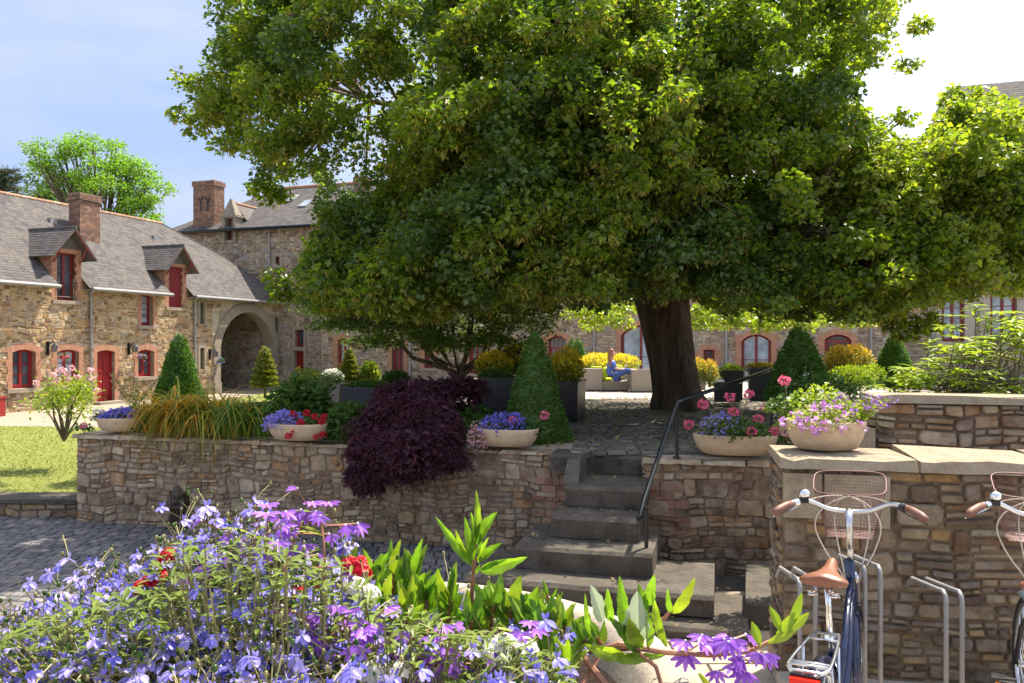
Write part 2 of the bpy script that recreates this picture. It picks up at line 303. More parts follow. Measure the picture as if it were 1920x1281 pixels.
# ---------------------------------------------------------------- masonry
def stonework(mb, x0, x1, z0, z1, ops, rnd, rowh=(.12, .24), sw=(.16, .42), gap=.018, dep=(.012, .04), y=0, n=8, warp=.02, m=0, topfn=None, split=.25, rings=2):
    """random rubble: bands cut into columns, columns cut into one to four flat irregular stones, all bent by one smooth warp"""
    ph = rnd.uniform(0, 6, 6); g = min(gap, .018)*.5; H = .5*(rowh[0]+rowh[1]); wa = min(.45*rowh[0], .032)
    def wp(X, Z):
        e = min(1, (X-x0)/.12, (x1-X)/.12, (Z-z0)/.1, (z1-Z)/.1); e = max(0, e)*wa
        return (X+e*(math.sin(7*Z+3*X+ph[0])+.5*math.sin(17*Z-5*X+ph[1]))*.7, Z+e*(math.sin(4.1*X+2*Z+ph[2])+.6*math.sin(11*X+3*Z+ph[3])+.35*math.sin(23*X+ph[4])))
    B = []
    def stone(a0, a1, c0, c1):
        w_, h_ = a1-a0-2*g, c1-c0-2*g
        if w_ < .02 or h_ < .012: return
        k = min(w_, h_); cs = rnd.uniform(.04, .30, 8)*k; cs = np.minimum(cs, .45*k)
        L_, R_, Bo, To = a0+g, a1-g, c0+g, c1-g; j = rnd.uniform(-.08, .08, 4)*k
        o = [(L_+cs[0], Bo+j[0]*.5), (R_-cs[1], Bo+j[1]*.3), (R_+j[1]*.3, Bo+cs[2]), (R_+j[2]*.3, To-cs[3]), (R_-cs[4], To+j[2]*.3), (L_+cs[5], To+j[3]*.3), (L_+j[3]*.3, To-cs[6]), (L_+j[0]*.3, Bo+cs[7])]
        dp = rnd.uniform(*dep); cx, cz = (L_+R_)/2, (Bo+To)/2; b_ = min(.009, k*.16); tx, tz = rnd.uniform(-.35, .35, 2)*dp; V = []
        for q, (ins, yy) in enumerate(((0, .012), (b_*.25, -dp*.65), (b_, -dp))):
            for (u, v) in o:
                U = u+(ins if u < cx else -ins)*(1 if abs(u-cx) > .15*w_ else .3); Wz = v+(ins if v < cz else -ins)*(1 if abs(v-cz) > .15*h_ else .3)
                X, Z = wp(U, Wz); V.append((X, y+yy+((u-cx)/w_*tx+(v-cz)/h_*tz if q else 0), Z))
        B.append(V)
    def cutx(a0, a1, c0, c1, lvl=0):
        w_, h_ = a1-a0, c1-c0
        if w_ > sw[1] or (w_ > 2.2*h_+.05 and w_ > sw[0]*1.6 and rnd.random() < .6):
            k = rnd.uniform(.35, .65); cutx(a0, a0+w_*k, c0, c1); cutx(a0+w_*k, a1, c0, c1)
        else: stone(a0, a1, c0, c1)
    z = z0
    while z < z1-.03:
        h = H*rnd.choice([1, 1.5, 2, 2.6])*rnd.uniform(.85, 1.15)
        for (a, b, c, d) in ops:
            for bp in (c, d):
                if z+.05 < bp < z+h+.03: h = bp-z
        if z+h > z1-.5*H: h = z1-z
        iv = [(x0, x1)]
        for (a, b, c, d) in ops:
            if c < z+h-.02 and d > z+.02:
                nv = []
                for (p, q) in iv:
                    if b <= p or a >= q: nv.append((p, q))
                    else:
                        if a-p > .03: nv.append((p, a))
                        if q-b > .03: nv.append((b, q))
                iv = nv
        for (p, q) in iv:
            x = p
            while x < q-.02:
                ww = rnd.uniform(sw[0]*.8, sw[1]*1.15)
                if x+ww > q-.08: ww = q-x
                nn = max(1, int(round(h/H*rnd.uniform(.35, 1.5)))) if rnd.random() > .15 else max(1, int(h/H*2))
                if ww < .14: nn = max(1, nn-1)
                cut = np.sort(np.concatenate([[0, 1], (np.arange(1, nn)+rnd.uniform(-.28, .28, nn-1))/nn]))
                for i in range(nn): cutx(x, x+ww, z+h*cut[i], z+h*cut[i+1])
                x += ww
        z += h
    V = np.array(B).reshape(-1, 3); N = len(B); i = np.arange(N)[:, None]*24; f = []
    for a in (0, 8):
        for c in range(8): d = (c+1) % 8; f.append(i+[a+c, a+d, a+8+d, a+8+c])
    k0 = mb.n; mb.add(V, np.concatenate(f, 0), m); mb.F.append((i+np.arange(16, 24)[None]+k0, m))
def walls(mb, x0, x1, z0, z1, ops, T=.4, y=0, m=0):
    xs = sorted({x0, x1, *[v for o in ops for v in o[:2] if x0 < v < x1]}); zs = sorted({z0, z1, *[v for o in ops for v in o[2:4] if z0 < v < z1]})
    for i in range(len(xs)-1):
        for j in range(len(zs)-1):
            cx, cz = (xs[i]+xs[i+1])/2, (zs[j]+zs[j+1])/2
            if any(o[0] < cx < o[1] and o[2] < cz < o[3] for o in ops): continue
            mb.box(xs[i], xs[i+1], y, y+T, zs[j], zs[j+1], m)
def brick_jamb(mb, x0, x1, z0, z1, rnd, y=0, bh=.075, m=0, proud=.03):
    z = z0; k = 0
    while z < z1-.02:
        h = min(bh, z1-z); e = .0 if k % 4 < 2 else .05
        mb.box(x0-(e if x0 < x1 else 0), x1, y-proud-rnd.uniform(0, .006), y+.05, z+.004, z+h-.006, m); z += h; k += 1
def surround(mb, x0, x1, z0, z1, rnd, bw=.16, arch=0, y=0, m=0, sill=None):
    """brick jambs each side and a segmental arch of voussoirs; fills the spandrels"""
    z = z0; k = 0
    while z < z1-.02:
        e = .07 if (k//3) % 2 else 0; h = min(.08, z1-z)
        for (a, b) in ((x0-bw-e, x0), (x1, x1+bw+e)):
            mb.box(a, b, y-.03-rnd.uniform(0, .003), y+.16, z+.002, z+h-.003, m)
        z += h; k += 1
    cx, hw = (x0+x1)/2, (x1-x0)/2
    rr = (hw*hw+arch*arch)/(2*max(arch, .02)); cz = z1-rr; a0 = math.asin(min(1, hw/rr))
    bt = .21; nb = max(6, int(2*a0*rr/.085)); ao = a0+.12*(.2/rr)*5
    for i in range(nb):
        t0 = -ao+2*ao*i/nb+.002/rr; t1 = -ao+2*ao*(i+1)/nb-.002/rr
        P = lambda t, r, yy: (cx+r*math.sin(t), yy, cz+r*math.cos(t))
        yo = y-.034-rnd.uniform(0, .003)
        mb.prism([P(t0, rr, yo), P(t1, rr, yo), P(t1, rr, y+.16), P(t0, rr, y+.16)], [P(t0, rr+bt, yo), P(t1, rr+bt, yo), P(t1, rr+bt, y+.16), P(t0, rr+bt, y+.16)], m)
def arch_fill(mb, x0, x1, z1, arch, y0, y1, m=0, seg=14):
    """solid between a rectangular head at z1 and the arc below it"""
    cx, hw = (x0+x1)/2, (x1-x0)/2; rr = (hw*hw+arch*arch)/(2*arch); cz = z1-rr
    for i in range(seg):
        a, b = x0+(x1-x0)*i/seg, x0+(x1-x0)*(i+1)/seg
        za, zb = cz+math.sqrt(max(0, rr*rr-(a-cx)**2)), cz+math.sqrt(max(0, rr*rr-(b-cx)**2))
        mb.add([(a,y0,za),(b,y0,zb),(b,y0,z1+.002),(a,y0,z1+.002),(a,y1,za),(b,y1,zb),(b,y1,z1+.002),(a,y1,z1+.002)],
               [(0,1,2,3),(0,4,5,1),(4,7,6,5)], m)
def window(parent, x0, x1, z0, z1, y=.16, leaves=2, rows=3, mat='red', gm='glass', arch=0, name='window', trans=0, curtain=False, label=None):
    f = MB(); t = .06; cx = (x0+x1)/2; zt = z1-arch
    f.box(x0, x0+t, y, y+.06, z0, zt); f.box(x1-t, x1, y, y+.06, z0, zt); f.box(x0+t, x1-t, y, y+.06, z0, z0+t)
    if arch:
        hw = (x1-x0)/2; rr = (hw*hw+arch*arch)/(2*arch); cz = z1-rr
        a0 = math.asin(min(1, hw/rr)); pts = [(cx+(rr-.03)*math.sin(a), y+.03, cz+(rr-.03)*math.cos(a)) for a in np.linspace(-a0, a0, 13)]
        f.tube(pts, .038, 4)
    else: f.box(x0+t, x1-t, y, y+.06, z1-t, z1)
    if trans: f.box(x0+t, x1-t, y-.004, y+.064, trans-.04, trans+.04)
    W = x1-x0-2*t
    top = zt if not arch else zt+arch*.8
    for k in range(leaves):
        a = x0+t+W*k/leaves; b = a+W/leaves
        f.box(a+.002, a+.05, y-.012, y+.045, z0+t, (trans or top)-.01); f.box(b-.05, b-.002, y-.012, y+.045, z0+t, (trans or top)-.01)
        f.box(a+.05, b-.05, y-.012, y+.045, z0+t, z0+t+.07)
        zz0, zz1 = z0+t+.07, (trans or zt)-t
        for r in range(1, rows):
            q = zz0+(zz1-zz0)*r/rows; f.box(a+.05, b-.05, y, y+.035, q-.012, q+.012)
    if arch and trans:
        for k in (1, 2, 3): f.box(x0+W*k/4+t-.012, x0+W*k/4+t+.012, y, y+.035, trans+.04, z1-arch*.6*abs(k-2)-.02)
    o = f.build(name, M[mat], parent, label=label)
    g = MB(); g.box(x0+.02, x1-.02, y+.03, y+.036, z0+.02, (z1-arch if arch else z1)-.02)
    if arch:
        n = 12; hw = (x1-x0)/2; rr = (hw*hw+arch*arch)/(2*arch); cz = z1-rr
        for i in range(n):
            a, b = x0+.01+(x1-x0-.02)*i/n, x0+.01+(x1-x0-.02)*(i+1)/n
            za, zb = [cz+math.sqrt(max(0, rr*rr-(q-cx)**2)) for q in (a, b)]
            g.add([(a, y+.03, zt-.02), (b, y+.03, zt-.02), (b, y+.03, zb), (a, y+.03, za)], (0, 1, 2, 3))
    g.build('pane', M[gm], o)
    if curtain:
        c = MB(); c.box(x0+t, x1-t, y+.12, y+.13, z0+t, zt); c.build('curtain', M['curtain'], o)
    return o
def slates(mb, P, Lq, xa, xb, rnd, sw=.24, sh=.15, m=0):
    """P(s,q) gives the point on the roof plane; courses rise with q"""
    nq = int(Lq/sh)
    for j in range(nq):
        q0, q1 = Lq*j/nq, Lq*(j+1)/nq+.02
        a, b = xa((q0+q1)/2), xb((q0+q1)/2)
        if b-a < .1: continue
        x = a-(rnd.uniform(.3, 1)*sw if j % 2 else 0); x = max(x, a)
        first = True
        while x < b:
            w_ = sw*rnd.uniform(.75, 1.2)*(.5 if first and j % 2 else 1); first = False; e = min(x+w_, b)
            l0 = .008+rnd.uniform(0, .004); p = [P(x+.003, q0), P(e-.003, q0), P(e-.003, q1), P(x+.003, q1)]; N = P.n
            top = [p[0]+N*l0, p[1]+N*l0, p[2]+N*.002, p[3]+N*.002]
            mb.add([*top, p[0]-N*.01, p[1]-N*.01], [(0, 1, 2, 3), (4, 5, 1, 0)], m)
            x = e
class Plane:
    def __init__(s, o, u, v): s.o, s.u, s.v = arr(*o), arr(*u), arr(*v)/np.linalg.norm(v); s.n = np.cross(s.u, s.v); s.n /= np.linalg.norm(s.n); s.n *= np.sign(s.n[2])
    def __call__(s, x, q): return s.o+s.u*x+s.v*q
class Frame:
    def __init__(s, o, ang): s.o = arr(*o); s.u = arr(math.cos(ang), math.sin(ang)); s.v = arr(-math.sin(ang), math.cos(ang)); s.ang = ang
    def at(s, x, y, inn=0):        # pixel -> (s, z) on the vertical plane inn metres behind the facade
        k = (x-960)/F; o = s.o+s.v*inn
        t = (k*o[1]-o[0])/(s.u[0]-k*s.u[1]); Y = o[1]+t*s.u[1]
        return t, EYE-(y-640)/F*Y
def pipe(name, parent, x, z0, z1, y=-.1, mat='zinc', r=.045):
    b = MB(); b.tube([(x, y, z0), (x, y, z1-.25), (x, y+.02, z1-.12), (x, y-.12, z1)], r, 8)
    for z in np.arange(z0+.6, z1-.4, 1.4): b.box(x-.07, x+.07, y-.055, y+.1, z, z+.03)
    return b.build(name, M[mat], parent, smooth=False)
def brick_chimney(parent, x0, x1, y0, y1, z0, z1, seed, anchor=False):
    r = rng(seed); b = MB(); b.box(x0+.012, x1-.012, y0+.012, y1-.012, z0, z1-.05, 1)
    z = z0; k = 0
    while z < z1:
        e = .05 if z > z1-.22 else 0
        for face in range(4):
            a, c = ((x0, x1), (y0, y1))[face % 2]; a -= e; c += e; q = a+(.11 if k % 2 else 0); 
            segs = np.arange(q, c+.22, .22); segs = [a]+[s_ for s_ in segs if a+.02 < s_ < c-.02]+[c]
            for i in range(len(segs)-1):
                u, v = segs[i]+.005, segs[i+1]-.005; o_ = r.uniform(0, .006)
                if face == 0: b.box(u, v, y0-e-o_, y0-e+.05, z+.005, z+.07)
                if face == 2: b.box(u, v, y1+e-.05, y1+e+o_, z+.005, z+.07)
                if face == 1: b.box(x0-e-o_, x0-e+.05, u, v, z+.005, z+.07)
                if face == 3: b.box(x1+e-.05, x1+e+o_, u, v, z+.005, z+.07)
        z += .075; k += 1
    b.box(x0-.04, x1+.04, y0-.04, y1+.04, z1-.0, z1+.05, 1)
    o = b.build('chimney', [M['chim_brick'], M['chim_mortar']], parent)
    if anchor:
        a = MB()
        for xc in (x0+(x1-x0)*.38, x0+(x1-x0)*.72):
            zc = z1-1.15; a.tube([(xc, y0-.04, zc-.4), (xc, y0-.04, zc+.05), (xc-.13, y0-.04, zc+.35)], .022, 5); a.tube([(xc, y0-.04, zc+.05), (xc+.13, y0-.04, zc+.35)], .022, 5)
        a.build('wall_anchor', M['iron'], o)
    return o

# ---------------------------------------------------------------- ground
def terr_z(y): return 1.15 if y < 13.5 else max(.8, 1.15-(y-13.5)*.035)
def ground_mat():
    m, t, b = newmat('courtyard_gravel')
    r = ramp(t, [(.22,.18,.14),(.29,.245,.19),(.25,.21,.165)], False); t.links.new(noise(t, .8, 7, .7), r.inputs[0])
    c = mixc(t, 1.0, r.outputs[0], mapr(t, noise(t, 60, 4, .8), .3, .7, .7, 1.25), 'MULTIPLY')
    t.links.new(c, b.inputs['Base Color']); b.inputs['Roughness'].default_value = .95; bump(t, b, noise(t, 70, 5, .8), .6, .015); return m
M['gravel'] = ground_mat()
g = MB(); g.add([(-400, -60, 0), (400, -60, 0), (400, 700, 0), (-400, 700, 0)], (0, 1, 2, 3)); g.build('ground', M['gravel'], kind='structure')
# setts of the driveway, laid in wandering courses
M['sett'] = stone_mat('driveway_setts', [(.14,.135,.14),(.18,.17,.17),(.11,.105,.11),(.21,.19,.18),(.15,.14,.15)], 9, .7, 1.3, rough=.75, bs=.5, bd=.01)
M['sett2'] = stone_mat('terrace_setts', [(.13,.115,.10),(.17,.15,.13),(.10,.09,.08),(.20,.18,.155),(.14,.125,.11)], 9, .6, 1.3, rough=.8, bs=.6, bd=.01)
M['joint'] = stone_mat('sett_joint', [(.06,.055,.05),(.11,.10,.09)], 8, island_=False)
def setts(mb, inside, x0, x1, y0, y1, zf, rnd, s=.11, amp=.25, k=.8):
    nj = int((y1-y0)/s); B = []
    for j in range(nj):
        x = x0-rnd.uniform(0, s)
        while x < x1:
            w_ = s*rnd.uniform(.85, 1.45); xc = x+w_/2; yc = y0+(j+.5)*s+amp*math.sin(xc*k); x += w_
            if not inside(xc, yc): continue
            h = zf(xc, yc)+rnd.uniform(-.004, .004); a = w_/2-.008; b = s/2-.008; dy = amp*k*math.cos(xc*k)
            q = [(xc-a, yc-b-dy*a, 0), (xc+a, yc-b+dy*a, 0), (xc+a, yc+b+dy*a, 0), (xc-a, yc+b-dy*a, 0)]
            lo = [(p[0], p[1], h-.03) for p in q]; up = [(xc+(p[0]-xc)*.84, yc+(p[1]-yc)*.82, h) for p in q]; md = [(p[0], p[1], h-.008) for p in q]
            B.append(lo+md+up)
    V = np.array(B).reshape(-1, 3); n = len(B); i = np.arange(n)[:, None]*12; f = []
    for a in (0, 4):
        for c in range(4): d = (c+1) % 4; f.append(i+[a+c, a+d, a+4+d, a+4+c])
    f.append(i+[8, 9, 10, 11]); mb.add(V, np.concatenate(f, 0))
WA = np.array([(-5.43, 10.0), (.62, 8.42)]); WB = np.array([(1.32, 7.95), (2.75, 7.62)])
def wall_y(x): return 10.0+(x+5.43)*(-1.58/6.05)
b = MB(); b.add([(-9, 4.6, .035), (4.6, 4.6, .035), (4.6, 12, .035), (-9, 12, .035)], (0, 1, 2, 3)); b.build('driveway_bed', M['joint'], kind='structure')
b = MB(); setts(b, lambda x, y: y < wall_y(x)+.1 and not (x > .2 and y > 6.0), -9, 1.4, 4.7, 10.8, lambda x, y: .065, rng(1), .115, .3, .55); b.build('driveway', M['sett'], kind='structure')
# sunlit paving at the foot of the steps
b = MB(); r = rng(2); y = 4.7
while y < 7.1:
    x = -.6
    while x < 2.6:
        w_ = r.uniform(.35, .7); b.prism([(x+.006, y+.006, .05), (x+w_-.006, y+.006, .05), (x+w_-.006, y+.394, .05), (x+.006, y+.394, .05)], [(x+.012, y+.012, .085), (x+w_-.012, y+.012, .085), (x+w_-.012, y+.388, .085), (x+.012, y+.388, .085)]); x += w_
    y += .4
M['paving'] = stone_mat('sandy_paving', [(.44,.36,.27),(.48,.40,.31),(.40,.33,.25)], 7, .75, 1.2, bs=.7)
b.build('paving', M['paving'], kind='structure')
# terrace: a raised solid sloping gently away
ul = arr(.322, .947)
poly = [(-5.3, 10.2), (.62, 8.62), (.62, 8.30), (1.33, 8.12), (2.75, 7.8), (3.6, 7.4), (9.5, 6.2), (16, 6), (26, 26), (-1, 36), (-3.5, 24), (-2.0, 17), (-3.4, 15.2)]
b = MB()
import bmesh
def slab_poly(mb, poly, zf, zb, m=0):
    # fan-free: triangulate with bmesh
    bm = bmesh.new(); vs = [bm.verts.new((x, y, zf(y))) for x, y in poly]; fa = bm.faces.new(vs)
    for yc in (13.5, 16, 18.5, 21, 23.5):
        bmesh.ops.bisect_plane(bm, geom=bm.verts[:]+bm.edges[:]+bm.faces[:], plane_co=(0, yc, 0), plane_no=(0, 1, 0))
    for v in bm.verts: v.co.z = zf(v.co.y)
    ex = bmesh.ops.extrude_face_region(bm, geom=bm.faces[:]); 
    for v in [e for e in ex['geom'] if isinstance(e, bmesh.types.BMVert)]: v.co.z = zb
    bmesh.ops.triangulate(bm, faces=bm.faces[:]); bm.verts.index_update()
    mb.add([tuple(v.co) for v in bm.verts], [[v.index for v in f.verts] for f in bm.faces], m); bm.free()
M['terr'] = stone_mat('terrace_paving', [(.34,.30,.25),(.42,.37,.31),(.38,.34,.28)], 3, .8, 1.2, island_=False, bs=.4)
slab_poly(b, poly, lambda y: terr_z(y), .02); b.build('terrace', M['terr'], kind='structure')
b = MB(); setts(b, lambda x, y: y < 17.2+.3*x and y > 8.05-.2*(x-1.3)+(.9 if x < .7 else 0) and x > -.4-.05*(y-8), -1, 8, 8.0, 19, lambda x, y: terr_z(y)+.028, rng(3), .15, .12, .7); b.build('terrace_setts', M['sett2'], kind='structure')
# planting bed behind the wall
b = MB(); n = 40; r = rng(4); vs = []
for i in range(n+1):
    for j in range(9):
        x = -5.3+5.6*i/n; yy = wall_y(x)+.42+j*.55; vs.append((x+j*.12, yy, 1.15+.03+.10*math.sin(j/8*math.pi)+r.uniform(-.02, .02)))
b.add(vs, [(i*9+j, (i+1)*9+j, (i+1)*9+j+1, i*9+j+1) for i in range(n) for j in range(8)]); b.build('flower_bed_soil', M['soil'], kind='structure', smooth=True)
# lawn
def lawn_mat():
    m, t, b = newmat('lawn_grass'); r = ramp(t, [(.12,.155,.02),(.19,.215,.03),(.155,.18,.025)], False)
    t.links.new(noise(t, .7, 6, .65), r.inputs[0]); c = mixc(t, 1.0, r.outputs[0], mapr(t, noise(t, 45, 5, .8), .3, .7, .65, 1.3), 'MULTIPLY')
    t.links.new(c, b.inputs['Base Color']); b.inputs['Roughness'].default_value = .8; bump(t, b, noise(t, 60, 5, .8), .8, .03); return m
M['lawn'] = lawn_mat()
b = MB(); slab_poly(b, [(-14, 10.75), (-5.6, 10.35), (-3.7, 15.6), (-2.4, 18.0), (-13.5, 19.6)], lambda y: .25, .01); lo = b.build('lawn', M['lawn'], kind='structure')
b = MB(); slab_poly(b, [(-10.6, 26.5), (-4.3, 22.5), (-4.3, 35.5), (-9.4, 37.3)], lambda y: .2, .01); b.build('far_lawn', M['lawn'], kind='structure')
M['grass'] = leaf_mat('grass_blade', [(.12,.17,.02),(.19,.22,.03),(.25,.26,.04)], (1.4,1.4,.5), .35)
r = rng(5); N = 26000; P = np.stack([r.uniform(-13, -3, N), r.uniform(10.5, 19.3, N), np.full(N, .25)], 1)
P = P[(P[:, 0] < -5.75+(P[:, 1]-10.35)*.36) & (P[:, 1] > 10.9-(P[:, 0]+14)*.045) & (P[:, 0] < -4.6) ]
b = MB(); b.leaves(P, .045, r, .22, up=.1, down=-1.0); b.build('grass', M['grass'], kind='stuff', label='short yellow green lawn grass beside the retaining wall', cat='grass')
# low stone kerb of the lawn
b = MB(); b.box(-14, 0, .05, .5, 0, .22, 1); stonework(b, -14, -5.48+14-14, 0, .22, [], rng(6), (.1, .13), (.2, .4), m=0) if False else None
kr = thing('lawn_kerb', 'low dark stone kerb with flat slabs edging the lawn', 'kerb', (-5.5, 10.15, 0), math.atan2(-.35, 8.5)+math.pi)
b = MB(); b.box(0, 8.6, -.40, -.03, 0, .24, 1); 
# built facing the camera: local +y is towards the camera after the half turn
tmp = MB(); stonework(tmp, 0, 8.6, .0, .24, [], rng(6), (.10, .14), (.18, .4))
for v, (f, m_) in zip(tmp.V, tmp.F[:0]): pass
V = np.concatenate(tmp.V); V[:, 1] = -V[:, 1]-.03
k0 = b.n; b.V.append(V); b.n += len(V)
for f, m_ in tmp.F: b.F.append((f[:, ::-1]+k0, 0))
b.build('kerb_wall', [M['dark_stone'], M['dark_mortar']], kr)
b = MB(); x = 0; r = rng(7)
while x < 8.6: w_ = r.uniform(.5, .9); b.box(x+.006, x+w_-.006, -.47, .03, .243, .29+r.uniform(0, .01)); x += w_
b.build('kerb_slab', M['step'], kr)

# ---------------------------------------------------------------- cottage
CF = Frame((-15, 29.5), math.atan2(.947, .322)); r = rng(10)
cot = thing('stone_cottage', 'long stone cottage with slate roof, two dormers and a carriage arch, on the left', 'cottage', (-15, 29.5, 0), CF.ang)
def rect(Fm, x0, x1, y0, y1, inn=0):
    a, b = Fm.at(x0, (y0+y1)/2, inn)[0], Fm.at(x1, (y0+y1)/2, inn)[0]; c = (x0+x1)/2
    return a, b, Fm.at(c, y1, inn)[1], Fm.at(c, y0, inn)[1]
X0, X1, ZE = -11, 11.1, 4.50
W = dict(w1=rect(CF, 22, 66, 655, 728), w2=rect(CF, 106, 147, 655, 722), door=rect(CF, 181, 214, 656, 757), w3=rect(CF, 258, 288, 655, 706),
         up=rect(CF, 264, 286, 553, 610), s1=rect(CF, 374, 382, 567, 607), s2=rect(CF, 374, 382, 652, 692), s3=rect(CF, 514, 521, 595, 628),
         d1=rect(CF, 106, 143, 474, 563), d2=rect(CF, 316, 342, 500, 576), arch=rect(CF, 411, 511, 585, 736))
W['door'] = (*W['door'][:2], 0, W['door'][3]); a = W['arch']; W['arch'] = (a[0], a[1], 0, a[3]); ops = list(W.values())
wm = MB(); walls(wm, X0, X1, 0, ZE, ops, .45, 0, 1)
nob = [(o[0]-.19, o[1]+.19, o[2]-(.12 if k[0] in 'wud' and k != 'door' else 0), o[3]+.22) for k, o in W.items() if k not in ('arch',)]+[(a[0]-.45, a[1]+.45, 0, a[3]+.1), (a[0]+.1, a[1]-.1, 0, a[3]+.42)]
stonework(wm, X0, X1, 0, ZE, nob, r, (.055, .14), (.11, .38), gap=.016, dep=(.006, .028))
# end wall and rear
wm.box(X0, X0+.4, .452, 6.2, 0, ZE, 1); wm.box(X0, X1, 6.2, 6.6, 0, ZE, 1)
wall_o = wm.build('wall', [M['cot_stone'], M['cot_mortar']], cot)
# passage behind the arch
pb = MB(); walls(pb, a[0]-.5, a[0]-.1, 0, ZE-.05, [], 5.7, .46, 1); walls(pb, a[1]+.05, a[1]+.4, 0, ZE-.05, [], 5.7, .46, 1); pb.box(a[0]-.1, a[1]+.05, .47, 6.1, ZE-.4, ZE-.3, 1)
tmp = MB(); stonework(tmp, .5, 6.1, 0, ZE-.4, [(2.6, 3.0, 1.3, 2.5)], rng(12), (.13, .24), (.18, .45)); V = np.concatenate(tmp.V); V = np.stack([a[1]+.045+V[:, 1], V[:, 0], V[:, 2]], 1)
k0 = pb.n; pb.V.append(V); pb.n += len(V)
for f, m_ in tmp.F: pb.F.append((f+k0, 0))
pb.build('passage_wall', [M['far_stone'], M['far_mortar']], cot)
# granite arch
gb = MB(); cx, hw = (a[0]+a[1])/2, (a[1]-a[0])/2; rise = 1.55; zs = a[3]-rise; rr = (hw*hw+rise*rise)/(2*rise); cz = a[3]-rr; a0 = math.asin(hw/rr)
arch_fill(gb, a[0], a[1], a[3], rise, -.02, .46)
nv = 15
for i in range(nv):
    t0, t1 = -a0-.05+(2*a0+.1)*i/nv+.001, -a0-.05+(2*a0+.1)*(i+1)/nv-.001; P = lambda t, q, yy: (cx+q*math.sin(t), yy, cz+q*math.cos(t)); bt = .42
    gb.prism([P(t0, rr, -.09), P(t1, rr, -.09), P(t1, rr, .3), P(t0, rr, .3)], [P(t0, rr+bt, -.09), P(t1, rr+bt, -.09), P(t1, rr+bt, .3), P(t0, rr+bt, .3)])
for s_ in (0, 1):
    z = 0; k = 0
    while z < zs:
        h = min(.42, zs-z); e = .44 if k % 2 else .36
        if s_ == 0: gb.box(a[0]-e, a[0]+.01, -.085, .44, z+.003, z+h-.003)
        else: gb.box(a[1]-.01, a[1]+e, -.085, .44, z+.003, z+h-.003)
        z += h; k += 1
gb.box(a[0]-.4, a[0]+.03, -.12, -.06, 0, .5)
gb.build('carriage_arch', M['granite'], cot)
for k in ('w1', 'w2', 'w3', 'door', 'up'):
    bb = MB(); o = W[k]; a_ = dict(up=.02, door=.07).get(k, .09); surround(bb, *o, r, .14 if k == 'up' else .17, a_)
    if k != 'up': arch_fill(bb, o[0], o[1], o[3], a_, -.02, .2)
    bb.build('brick_surround', M['brick'], cot)
for k in ('w1', 'w2', 'w3', 'up', 'd1', 'd2'): sl = MB(); o = W[k]; sl.box(o[0]-.2, o[1]+.2, -.09, .16, o[2]-.13, o[2]-.003); sl.build('stone_sill', M['granite'], cot)
for k in ('s1', 's2', 's3'):
    sl = MB(); o = W[k]; sl.box(o[0]-.12, o[0], -.05, .2, o[2]-.1, o[3]+.1); sl.box(o[1], o[1]+.12, -.05, .2, o[2]-.1, o[3]+.1); sl.box(o[0], o[1], -.048, .2, o[3], o[3]+.12); sl.build('slit_surround', M['granite'], cot)
    dk = MB(); dk.box(o[0], o[1], .25, .3, o[2], o[3]); dk.build('slit_window', M['glass'], cot)
o = W['door']; sl = MB(); sl.box(o[0]-.16, o[1]+.16, -.35, 0, 0, .1); sl.build('doorstep', M['granite'], cot)
for k, L_, rr_, g_, ar in (('w1', 2, 3, 'glass', .09), ('w2', 2, 3, 'glass_sky', .09), ('w3', 2, 3, 'glass', .09), ('up', 1, 4, 'glass_sky', 0)):
    window(cot, *W[k], leaves=L_, rows=rr_, mat='red' if k != 'up' else 'darkred', gm=g_, arch=ar, curtain=(k == 'w2'))
o = W['door']; d = MB(); d.box(o[0], o[1], .16, .2, .1, o[3]); 
for i in range(1): 
    for (c0, c1, e0, e1) in ((.08, .46, .12, .5), (.54, .92, .12, .5), (.08, .46, .56, .85), (.54, .92, .56, .85)):
        xx0, xx1 = o[0]+(o[1]-o[0])*c0, o[0]+(o[1]-o[0])*c1; zz0, zz1 = .1+(o[3]-.1)*e0, .1+(o[3]-.1)*e1
        d.box(xx0, xx1, .135, .16, zz0, zz1)
d.box(o[0], o[0]+.06, .1, .2, 0.1, o[3]); d.box(o[1]-.06, o[1], .1, .2, .1, o[3]); dd = d.build('door', M['red'], cot, label='red panelled front door')
h = MB(); h.box(o[0]+.12, o[0]+.15, .09, .135, 1.0, 1.12); h.build('handle', M['zinc'], dd)
# roof
Lq = 4.6; th = math.atan2(3.12, 3.2)
RP = Plane((0, -.38, ZE-.30), (1, 0, 0), (0, math.cos(th), math.sin(th)))
def xb(q):
    y = -.38+q*math.cos(th); return float(np.interp(y, [-.4, 0, 1.96, 3.2], [11.35, 11.1, 8.7, 6.2]))
RM = MB(); Lq = (3.2+.38)/math.cos(th)
d1c = (W['d1'][0]+W['d1'][1])/2; d2c = (W['d2'][0]+W['d2'][1])/2; HWD = .62
def cut(lo, hi):   # slates below the dormers are left out where the dormer front breaks the eave
    return lo, hi
spans = [(X0, d1c-HWD), (d1c+HWD, d2c-HWD), (d2c+HWD, 99)]
qd = .52/math.cos(th)
for (u, v) in spans: slates(RM, RP, qd, lambda q: u, lambda q: min(v, xb(q)), r, .22, .13)
RP2 = Plane(RP(0, qd), (1, 0, 0), RP.v); RP2.n = RP.n
slates(RM, RP2, Lq-qd, lambda q: X0, lambda q: xb(q+qd), r, .22, .13)
e = RP(X0, 0); ridge_z = RP(0, Lq)[2]
N = RP.n*.03
pts = [RP(X0, qd), RP(xb(qd), qd), RP(8.7, (1.96+.38)/math.cos(th)), RP(6.2, Lq), RP(X0, Lq)]
RM.add([p_-N for p_ in pts], (0, 1, 2, 3, 4), 0)
